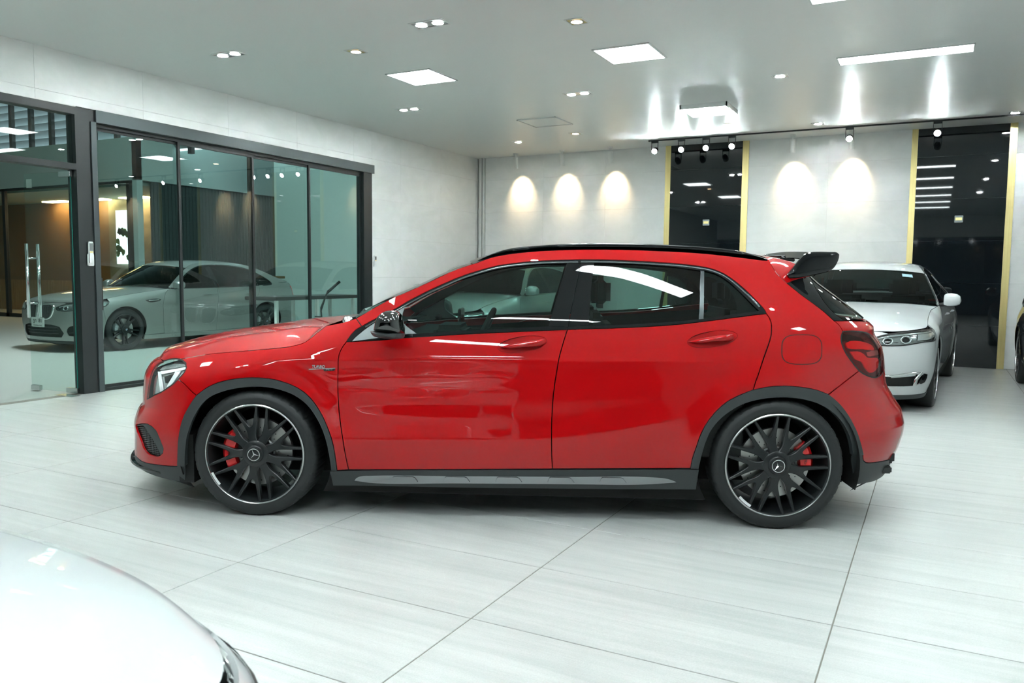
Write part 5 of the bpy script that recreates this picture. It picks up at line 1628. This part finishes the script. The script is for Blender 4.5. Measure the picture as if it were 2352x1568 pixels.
sh = [(a_, ztop(a_)) for a_ in aa] + [(RED.a1 - .02, .30)] + arch_hole(HR) + arch_hole(HF) + [(RED.a0 + .02, .30)]
panel('body_shell', sh, S, 'shell_black', car, h=0.05, off=-0.022, flange=0, gap=0)
# mud flap ahead of the front wheel
q = RP.plane([(428, 1068), (452, 1095)], -.80)
MB().box((q[0][0] - .02, -.84, q[1][1] - .02), (q[0][0] + .06, -.60, .42)).build('arch_flap', 'liner_black', car)
# ---- cabin
rb = lambda n_, a_, b_, m_, r=.03: bevel_box(n_, a_, b_, m_, car, r=r, seg=3)
rb('dashboard', (.62, -.70, .62), (1.02, .70, .93), 'interior', .06)
rb('instrument_hood', (.90, -.55, .90), (1.08, -.20, 1.0), 'interior', .03)
rb('dash_screen', (.98, -.06, .95), (1.0, .14, 1.07), 'gloss_black', .006)
st = MB().lathe([(.165 + .014 * math.cos(t), .014 * math.sin(t)) for t in np.linspace(0, 2 * PI, 13)], 40, 'z')
w_ = st.build('steering_wheel', 'seat_leather', car, smooth=True); w_.location = (1.16, -.38, .93); w_.rotation_euler = (0, math.radians(-66), 0)
h_ = MB().lathe([(0, .02), (.06, .02), (.065, -.02)], 20, 'z').box((-.16, -.012, -.01), (.16, .012, .006)).build('steering_hub', 'interior', car); h_.location = (1.16, -.38, .93); h_.rotation_euler = (0, math.radians(-66), 0)
def seat(x, y, wdt):
    rb('seat_cushion', (x - .28, y - wdt, .38), (x + .26, y + wdt, .56), 'seat_leather', .06)
    rb('seat_back', (x + .20, y - wdt, .50), (x + .36, y + wdt, 1.08), 'seat_leather', .06)
    rb('headrest', (x + .25, y - .13, 1.10), (x + .36, y + .13, 1.28), 'seat_leather', .04)
seat(1.52, -.38, .25); seat(1.52, .38, .25); seat(2.36, -.36, .34); seat(2.36, .36, .34)
for s in (-1, 1): rb('door_card', (.6, s * .80 - .015, .35), (2.55, s * .80 + .015, .90), 'interior', .01)
rb('parcel_shelf', (2.62, -.60, .80), (3.15, .60, .86), 'interior', .02)
mat('sticker_blue', (0.35, 0.55, 0.60), 0.4)
# ------------------------------------------------------------------ saloon cars
_ss = pchip([.08, .20, .32, .50, .62, .74, .82, .88, .95, 1.0, 1.2, 1.36, 1.42, 1.46], [.83, .875, .905, .925, .930, .926, .916, .893, .872, .852, .745, .640, .575, .50])
_shz = pchip([-.5, -.38, -.1, .25, .6, .80], [.795, .815, .865, .91, .95, .975])
def sedan_side(x, z):
    x = np.asarray(x, float); z = np.asarray(z, float)
    s = _ss(np.clip(z, .08, 1.46))
    r = np.clip((z - (_shz(np.clip(x, -.5, .8)) - .12)) / .12, 0, 1.3)
    s = s - .07 * r * r * (1 - sstep(x, .5, .95))
    for xw in (0, 2.965):
        d = np.hypot(x - xw, z - .335)
        s = s + .014 * np.exp(-((d - .40) / .07) ** 2) * sstep(z, .2, .4)
    # pressed line along the flank
    s = s - .012 * np.exp(-((z - .70) / .05) ** 2) * sstep(x, .4, .8) * (1 - sstep(x, 2.5, 3.0))
    r2 = np.clip((z - .98) / .12, 0, 1.3)
    s = s - .06 * r2 * r2 * sstep(x, 3.45, 3.8)
    s = s - .07 * sstep(z, 1.0, 1.4) * sstep(x, 2.0, 3.5) - .02 * sstep(x, 3.2, 4.0)
    return np.maximum(s, .02)
def sedan(label, loc, ang, paint, front='plain', wheel_style='double', rim='rim_black', group=None, scale=None, plate=None, h=.035, emb=True, steer=0.0, name='sedan_car', wrap=True, sticker=False):
    B = Body(sedan_side, -.40, pchip([.10, .22, .34, .50, .64, .74, .80, .90], [.37, .43, .455, .465, .455, .425, .37, .28]), 2.25,
             3.40, pchip([.15, .30, .48, .70, .90, 1.0, 1.08, 1.14], [.50, .62, .66, .65, .64, .63, .61, .57]), 2.6, fa=.70, ra=.80)
    S = B.P
    c = empty(name, loc, ang); tag(c, label, 'car', group)
    if scale: c.scale = scale
    def T(*tk):
        out = []
        for k, u, z in tk:
            out.append((float(B.a_front(u, z)) if k == 'f' else float(B.a_rear(u, z)) if k == 'r' else u, z))
        return np.array(out)
    f_ = lambda *p: [('f', u, z) for u, z in p]; s_ = lambda *p: [('s', u, z) for u, z in p]; r_ = lambda *p: [('r', u, z) for u, z in p]
    def sm(tk, step=.03): return smooth_line(T(*tk), step)
    def arc(xw, r, d0, d1, n=26):
        return s_(*[(xw + r * math.cos(math.radians(d)), .335 + r * math.sin(math.radians(d))) for d in np.linspace(d0, d1, n)])
    RA = .372
    hood_sh = sm(f_((.0, .772), (.30, .770), (.50, .772), (.68, .786), (.80, .803)) + s_((-.39, .815), (-.1, .865), (.25, .91), (.6, .95), (.80, .975)))
    lamp_t = f_((.40, .700), (.52, .742), (.66, .768), (.79, .784)) + s_((-.385, .792), (-.30, .795), (-.26, .785))
    lamp_b = s_((-.26, .785), (-.30, .745), (-.385, .705)) + f_((.82, .680), (.70, .655), (.55, .645), (.44, .652), (.40, .675), (.40, .700))
    if not wrap:      # lamps that stay on the nose
        lamp_t = f_((.42, .690), (.52, .722), (.66, .742), (.76, .750), (.80, .752))
        lamp_b = f_((.80, .752), (.81, .720), (.79, .680), (.70, .655), (.55, .645), (.44, .652), (.41, .670), (.42, .690))
    top_side = hood_sh[np.argmin(np.abs(hood_sh[:, 0] + .26)):]
    dg = sm(s_((.90, .985), (.80, .93), (.715, .80), (.69, .62), (.70, .40), (.73, .235)))
    arch = sm(arc(0, RA, -18, 198))
    bseam = sm(s_((-.355, .452), (-.375, .60), (-.385, .705)))
    if wrap:
        lead, lag = sm(lamp_t)[-3:], sm(s_((-.385, .705), (-.30, .745), (-.26, .785)))
    else:
        lead = np.vstack([sm(f_((.56, .752), (.66, .766), (.80, .786))), hood_sh[(hood_sh[:, 0] > float(B.a_front(.80, .80))) & (hood_sh[:, 0] < -.27)]])
        lag = np.vstack([T(*s_((-.385, .705))), T(*f_((.84, .69))), sm(f_((.81, .720), (.80, .752), (.76, .750), (.66, .742), (.56, .730)))])
    panel('front_fender', np.vstack([lead, top_side, T(*s_((.90, .985))), dg, T(*s_((.38, .225))), sm(arc(0, RA, -16, 161)), bseam, lag]), S, paint, c, h=h)
    side_int = f_((.50, .262), (.54, .40), (.60, .425), (.76, .42), (.86, .40), (.84, .30), (.74, .255))
    holes = []
    if front == 'sport':
        lo_c = f_((.0, .235), (.46, .235), (.52, .30), (.46, .40), (.30, .43), (.0, .43))
        sd_i = sm(f_((.60, .265), (.58, .33), (.63, .405), (.78, .41), (.88, .37), (.84, .285), (.72, .255), (.60, .265)))
    else:
        lo_c = f_((.0, .25), (.40, .25), (.44, .31), (.40, .375), (.0, .385))
        sd_i = sm(f_((.48, .265), (.47, .345), (.60, .352), (.72, .372), (.83, .385), (.86, .34), (.82, .285), (.66, .262), (.48, .265)))
    lo = T(*lo_c)
    bp = np.vstack([bseam[::-1], T(*s_((-.355, .452))), sm(arc(0, RA, 162, 198)), T(*s_((-.36, .20))), sm(f_((.84, .185), (.60, .175), (.30, .172), (.0, .172))), T(*f_((.0, .235 if front == 'sport' else .25))), lo[1:], sm(f_((.0, .772), (.30, .770), (.50, .772), (.58, .752))), (sm(f_((.52, .742), (.40, .700), (.40, .675), (.44, .652), (.55, .645), (.70, .655), (.82, .680)) + s_((-.385, .705))) if wrap else sm(f_((.52, .722), (.42, .690), (.41, .670), (.44, .652), (.55, .645), (.70, .655), (.79, .680), (.84, .69)) + s_((-.385, .705))))])
    panel('front_bumper', bp, S, paint, c, h=h, holes=[sd_i])
    panel('lower_grille', lo, S, 'liner_black', c, h=.06, off=-.03, flange=0, gap=-.01)
    for zz in ((.29, .34, .39) if front == 'sport' else (.29, .335)):
        ribbon('grille_bar', T(*f_(*[(y, zz) for y in np.linspace(.0, .40, 8)])), S, .012, 'black_plastic', c, off=-.012, thick=.015)
    panel('side_intake', sd_i, S, 'liner_black', c, h=.04, off=-.028, flange=0, gap=-.01)
    panel('front_lip', np.vstack([sm(s_((-.36, .20), ) + f_((.84, .187), (.60, .177), (.30, .174), (.0, .174))), T(*f_((.0, .13), (.6, .13), (.84, .145))), T(*s_((-.36, .16)))]), S, 'cladding', c, h=.05, off=.004)
    if front == 'plain':
        ribbon('fog_trim', sm(f_((.45, .372), (.60, .362), (.72, .384), (.845, .398))), S, .020, 'chrome', c, off=.006, thick=.012)
        ribbon('fog_trim', sm(f_((.845, .398), (.80, .33), (.79, .275))), S, .026, 'chrome', c, off=.006, thick=.012)
        ribbon('fog_lamp', sm(f_((.60, .352), (.70, .362), (.80, .372))), S, .022, 'lamp_silver', c, off=-.008, thick=.01)
        panel('intake_fin', sm(f_((.815, .30), (.86, .39), (.885, .38), (.865, .30), (.835, .283), (.815, .30))), S, 'gloss_black', c, h=.03, off=.004)
    else:
        ribbon('intake_bar', sm(f_((.60, .30), (.72, .315), (.86, .33))), S, .014, 'black_plastic', c, off=-.012, thick=.01)
    # kidney grilles
    kd = [(.045, .545), (.06, .520), (.12, .512), (.22, .515), (.29, .545), (.335, .62), (.345, .69), (.33, .725), (.26, .738), (.12, .738), (.06, .730), (.045, .705)]
    ks = sm(f_(*kd, kd[0]), .02)
    panel('kidney_grille', ks, S, 'liner_black', c, h=.03, off=.004, flange=.02, gap=.0)
    ribbon('kidney_frame', np.vstack([ks, ks[1:2]]), S, .016, 'chrome', c, off=.014, thick=.02)
    for y in np.linspace(.08, .31, 8):
        zb_ = np.interp(y, [.05, .22, .31], [.53, .53, .60])
        ribbon('kidney_slat', T(*f_((y, zb_), (y, .62), (y, .722))), S, .010, 'black_plastic' if front == 'sport' else 'lamp_grey', c, off=.010, thick=.012)
    # head lamps
    lp = np.vstack([sm(lamp_t), sm(lamp_b)[1:]])
    panel('headlamp_bowl', lp, S, 'lamp_grey', c, h=.04, off=-.03, flange=0, gap=-.006)
    panel('headlamp_lens', lp, S, 'lamp_lens', c, h=.04, off=.002, flange=.01)
    ribbon('headlamp_seal', np.vstack([lp, lp[:1]]), S, .010, 'rubber_line', c, off=.003)
    ribbon('brow_light', sm(f_((.44, .706), (.56, .738), (.70, .758), (.79, .77 if wrap else .745)) + (s_((-.36, .778)) if wrap else [])), S, .016, 'lamp_silver', c, off=-.006, thick=.01)
    for y, r in ((.56, .040), (.71, .042)):
        cz = .69 + (y - .56) * .12
        ribbon('light_ring', sm(f_(*[(y + r * math.cos(t), cz + r * .85 * math.sin(t)) for t in np.linspace(0, 2 * PI, 9)]), .01), S, .007, 'lamp_silver', c, off=-.010, thick=.006)
        panel('headlamp_projector', sm(f_(*[(y + r * .7 * math.cos(t), cz + r * .6 * math.sin(t)) for t in np.linspace(0, 2 * PI, 9)]), .015), S, 'gloss_black', c, h=.02, off=-.014, flange=.005, gap=0)
    if wrap: panel('turn_lamp', T(*f_((.80, .70), (.80, .765)), *s_((-.36, .772), (-.30, .772), (-.34, .73))), S, 'lamp_silver', c, h=.03, off=-.010, flange=.005, gap=0)
    # doors
    sillz = .225
    bl_f = sm(s_((.90, .985), (1.3, .985), (1.86, .995)))
    bl_r = sm(s_((1.86, .995), (2.4, 1.005), (2.86, 1.02)))
    bgap = sm(s_((1.86, .995), (1.84, .8), (1.80, .5), (1.80, sillz)))
    panel('front_door', np.vstack([bl_f, bgap, T(*s_((.73, sillz))), dg[::-1]]), S, paint, c, h=h)
    dr = sm(s_((2.86, 1.02), (2.84, .93), (2.74, .80), (2.66, .70)))
    panel('rear_door', np.vstack([bl_r, dr, sm(arc(2.965, RA, 128, 196)), T(*s_((1.80, sillz))), bgap[::-1]]), S, paint, c, h=h)
    panel('side_sill', T(*s_((.36, .225), (2.60, .225), (2.60, .15), (.36, .15))), S, paint, c, h=.08, off=-.002, flange=.03)
    for xx in (1.62, 2.58):
        gr = [(xx - .11, .865), (xx, .882), (xx + .11, .885), (xx + .11, .868), (xx, .862)]
        yy = -float(sedan_side(xx, .872))
        for sd in (1, -1): pillow('door_handle', np.array(gr)[::-1], yy - .002, .028, paint, c, rings=3, sides=(sd,), back=.5)
    # side frame with roof side and quarter
    roof_l = sm(s_((.86, 1.005), (1.02, 1.125), (1.25, 1.27), (1.48, 1.385), (1.75, 1.43), (2.1, 1.443), (2.5, 1.43), (2.85, 1.385), (3.15, 1.285), (3.42, 1.165), (3.60, 1.105)))
    dlo = sm(s_((.99, 1.0), (1.15, 1.12), (1.38, 1.265), (1.62, 1.355), (1.95, 1.39), (2.4, 1.38), (2.75, 1.325), (3.02, 1.21), (3.18, 1.09), (3.20, 1.05), (3.08, 1.03), (2.86, 1.02)))
    tk = sm(s_((3.60, 1.105), (3.75, 1.095), (3.9, 1.08)), .05)
    deck = sm(s_((3.60, 1.105), (3.8, 1.09)) + r_((.78, 1.072), (.66, 1.06)))
    tail_t = r_((.66, .99), (.78, 1.0)) + s_((3.72, .985),)
    tail_b = s_((3.72, .985), (3.78, .90)) + r_((.80, .83), (.60, .80), (.50, .81), (.50, .97), (.66, .99))
    panel('side_frame', np.vstack([roof_l, deck[1:], sm(r_((.66, 1.06), (.66, .99), (.78, 1.0)) + s_((3.72, .985), (3.78, .90)))[1:], T(*s_((3.70, .62), (3.38, .55))), sm(arc(2.965, RA, 30, 128)), dr[::-1], dlo[::-1], T(*s_((.90, .985)))]), S, paint, c, h=h)
    ta = np.vstack([sm(tail_t), sm(tail_b)[1:]])
    panel('tail_lamp', ta, S, 'tail_red', c, h=.03, off=.004)
    panel('rear_bumper', np.vstack([T(*s_((3.38, .55), (3.70, .62), (3.78, .90))), sm(r_((.80, .83), (.60, .80), (.50, .81))), T(*r_((.50, .70), (.0, .70), (.0, .20), (.6, .20), (.80, .22))), T(*s_((3.34, .22))), sm(arc(2.965, RA, -18, 30))]), S, paint, c, h=h)
    panel('boot_lid', T(*r_((.50, .70), (.50, .97), (.66, .99), (.66, 1.06), (.0, 1.065), (.0, .70))), S, paint, c, h=.05)
    # glass
    bt = T(*s_((1.84, .995), (1.80, 1.386)))
    i0 = np.argmin(np.abs(dlo[:, 0] - 1.80) + (dlo[:, 1] < 1.2)); i1 = np.argmin(np.abs(dlo[:, 0] - 1.90) + (dlo[:, 1] < 1.2)); i2 = np.argmin(np.abs(dlo[:, 0] - 2.80) + (dlo[:, 1] < 1.2))
    panel('front_window', np.vstack([dlo[:i0], T(*s_((1.84, .995), (.99, .985)))]), S, 'dark_glass', c, h=.07, off=-.006, flange=0, gap=.004)
    panel('pillar_cover', np.vstack([dlo[i0 - 1:i1 + 1], T(*s_((1.93, .995), (1.84, .995)))]), S, 'gloss_black', c, h=.06, off=-.003, flange=.006, gap=0)
    panel('rear_door_window', np.vstack([dlo[i1:i2 + 1], T(*s_((2.84, 1.015), (1.93, .995)))]), S, 'dark_glass', c, h=.07, off=-.006, flange=0, gap=.004)
    panel('quarter_window', np.vstack([dlo[i2:], T(*s_((2.84, 1.015)))]), S, 'dark_glass', c, h=.07, off=-.006, flange=0, gap=.004)
    ribbon('window_trim', dlo[:-3], S, .020, 'gloss_black' if front == 'sport' else 'chrome', c, off=.002, thick=.01)
    ribbon('belt_trim', np.vstack([bl_f, bl_r[1:]]), S, .016, 'gloss_black' if front == 'sport' else 'chrome', c, off=.003, thick=.01)
    # bonnet
    he = S(hood_sh)
    k0 = np.argmin(np.abs(np.abs(he[:, 1]) - .58) + (he[:, 0] > -.5) * 9)
    he = he[k0:]
    zc = pchip([-.90, -.78, -.40, 0, .5, .8], [.765, .815, .905, .955, 1.0, 1.02])
    rows = []
    xn = S(T(*f_((.0, .775))))[0][0]
    for i, E in enumerate(he):
        t = i / (len(he) - 1)
        xc = xn * (1 - t) + .66 * t
        z_ = zc(np.array([xc]))[0] if i else .776
        r = []
        for v in np.linspace(-1, 1, 37):
            av = abs(v); kx = .60
            q = 1 - .22 * (av / kx) ** 2 if av < kx else .78 * (1 - ((av - kx) / (1 - kx)) ** 1.4)
            r.append((E[0] + (xc - E[0]) * (1 - av ** 2.4), abs(E[1]) * v, E[2] + (z_ - E[2]) * q))
        rows.append(r)
    loft('bonnet', rows, paint, c, auto=.9)
    last = np.array(rows[-1])
    loft('cowl', [last + [.002, 0, -.01], last + [.12, 0, -.02], last + [.26, 0, .0]], 'liner_black', c)
    # roof and windows
    rl = S(roof_l)
    ia = np.argmin(np.abs(rl[:, 0] - 1.36)); ib = np.argmin(np.abs(rl[:, 0] - 2.88))
    def span(E, bx, bz, n=25, p=2.0): return [(E[0] + bx * (1 - abs(v) ** p), abs(E[1]) * v, E[2] + bz * (1 - abs(v) ** p)) for v in np.linspace(-1, 1, n)]
    N = ia
    loft('windscreen', [span(E, -.26 * (1 - i / N) - .16 * i / N, .03 + .012 * i / N) for i, E in enumerate(rl[:ia + 1])], 'dark_glass', c)
    loft('roof', [span(E, -.16 * (1 - t) + .10 * t, .042, p=2.6) for E, t in zip(rl[ia:ib + 1], np.linspace(0, 1, ib - ia + 1))], paint, c, auto=.8)
    M_ = len(rl) - ib - 1
    loft('rear_window', [span(E, .10 + .10 * i / M_, .042 - .02 * i / M_) for i, E in enumerate(rl[ib:])], 'dark_glass', c)
    dk = S(deck)
    loft('boot_deck', [span(E, .20 * (1 - t) + .16 * t, .022, p=2.6) for E, t in zip(dk, np.linspace(0, 1, len(dk)))], paint, c, auto=.8)
    if sticker:
        k = int(N * .80); E = rl[k]
        st = [span(rl[q], -.26 * (1 - q / N) - .16 * q / N - .004, .036 + .012 * q / N, n=81) for q in (k, k + 1, k + 2)]
        loft('tax_sticker', [np.array(r)[8:15] for r in st], 'sticker_blue', c)
    # mirrors
    mo = np.array([(.90, .985), (.885, 1.03), (.90, 1.085), (.95, 1.115), (1.02, 1.115), (1.06, 1.09), (1.065, 1.02), (1.05, .985)])
    mo = smooth_line(np.vstack([mo, mo[:1]]), .03)[:-1]
    if area2(mo) > 0: mo = mo[::-1]
    for sd in (1, -1):
        pillow('door_mirror', mo, -.955, .11, paint, c, rings=5, power=2.8, sides=(sd,), back=.9)
        MB().tube([(.98, sd * -.83, .985), (.98, sd * -.93, 1.0)], .022, 8).build('mirror_arm', 'black_plastic', c, smooth=True)
        MB().lathe([(.40, -.88 * sd), (.40, -.45 * sd), (.05, -.45 * sd)], 28, 'y', -.3, PI + .3).build('wheel_liner', 'liner_black', c, loc=(0, 0, .335))
        MB().lathe([(.40, -.88 * sd), (.40, -.45 * sd), (.05, -.45 * sd)], 28, 'y', -.3, PI + .3).build('wheel_liner', 'liner_black', c, loc=(2.965, 0, .335))
        for xw in (0, 2.965):
            wheel(c, (xw, -.925 * sd, .335), sd == -1, R=.337, ring=.252, wid=.26, style=wheel_style, emblem='roundel' if emb else None, rimmat=rim, lipmat='rim_silver' if front == 'plain' else 'rim_dark', detail=False, phase=.3, cal=((PI - .2 if sd == 1 else .2, .4, 'caliper_grey')), spokemat=rim)
    if front == 'sport':
        for sd in (1,):
            panel('fender_vent', sm(s_((.36, .80), (.42, .765), (.60, .775), (.66, .80), (.60, .815), (.36, .80))), S, 'liner_black', c, h=.03, off=.002, gap=0)
            ribbon('vent_bar', sm(s_((.42, .792), (.52, .794), (.62, .798))), S, .012, 'chrome', c, off=.006, thick=.004)
    # dark core, cabin and underside
    aa = np.linspace(B.a0 + .02, B.a1 - .02, 50)
    zt = np.interp(aa, [-.9, -.4, .3, .9, 2.0, 3.0, 3.6, 4.2], [.68, .72, .84, .93, .95, .96, .97, .95])
    hole = lambda xw: [(xw + .395 * math.cos(t), .335 + .395 * math.sin(t)) for t in np.linspace(-.5, PI + .5, 20)]
    panel('body_shell', [(a, z) for a, z in zip(aa, zt)] + [(B.a1 - .02, .28)] + hole(2.965) + hole(0) + [(B.a0 + .02, .28)], S, 'shell_black', c, h=.09, off=-.03, flange=0, gap=0)
    MB().box((-.5, -.58, .16), (3.8, .58, .28)).box((.42, -.80, .16), (2.55, .80, .26)).build('underbody', 'liner_black', c)
    bevel_box('dashboard', (.85, -.70, .70), (1.20, .70, .97), 'interior', c, r=.05)
    for x in (1.62, 2.45):
        for y in (-.38, .38):
            bevel_box('seat_back', (x + .1, y - .25, .45), (x + .26, y + .25, 1.05), 'seat_leather', c, r=.05)
            bevel_box('headrest', (x + .14, y - .13, 1.07), (x + .25, y + .13, 1.25), 'seat_leather', c, r=.04)
    p0 = S(T(*f_((.0, .80))))[0]
    roundel(c, .04, Matrix.Translation((xn + .045, 0, .800)) @ Matrix.Rotation(-PI / 2, 4, 'Z') @ Matrix.Rotation(math.radians(-55), 4, 'X'))
    if plate:
        px_ = S(T(*f_((.0, .46))))[0][0]
        pm = Matrix.Translation((px_ - .012, 0, .462)) @ Matrix.Rotation(-PI / 2, 4, 'Z')
        o = bevel_box('number_plate', (-.17, -.006, -.075), (.17, .006, .075), 'plate_white', c, r=.004); o.matrix_local = pm
        tm = pm @ Matrix.Translation((0, -.0066, .022)) @ Matrix.Rotation(PI / 2, 4, 'X')
        text_mesh('plate_number', plate[0], .085, 'ink_black', c, depth=.0006, matrix=tm, bold=.001)
        tm = pm @ Matrix.Translation((0, -.0066, -.050)) @ Matrix.Rotation(PI / 2, 4, 'X')
        text_mesh('plate_province', plate[1], .036, 'ink_black', c, depth=.0006, matrix=tm)
    return c
# the local x axis points from nose to tail
sedan('white saloon car parked facing out before the black glass wall panel', (4.19, 7.20, 0), math.radians(90 - 3.8), 'white_paint', front='plain', wheel_style='multi', rim='rim_dark', sticker=True)
sedan('pale silver saloon car parked behind the red hatchback', (-.95, 7.32, 0), math.radians(90), 'pearl_paint', front='plain', wheel_style='multi', rim='rim_dark', h=.045)
sedan('silver grey sport saloon with black wheels beyond the glass partition', (-7.33, 6.64, 0), math.radians(88), 'silver_paint', front='sport', wheel_style='double', rim='rim_black', plate=('ฎก 181', 'กรุงเทพมหานคร'))
sedan('black saloon car at the right of the white saloon', (6.92, 6.80, 0), math.radians(90), 'black_paint', front='plain', wheel_style='multi', rim='rim_dark', h=.06)
sedan('white saloon car in the foreground with only its bonnet in view', (3.52, -1.78, 0), math.radians(-90), 'white_paint', front='plain', wheel_style='multi', rim='rim_dark', wrap=False, scale=(1, 1, .95))
# end
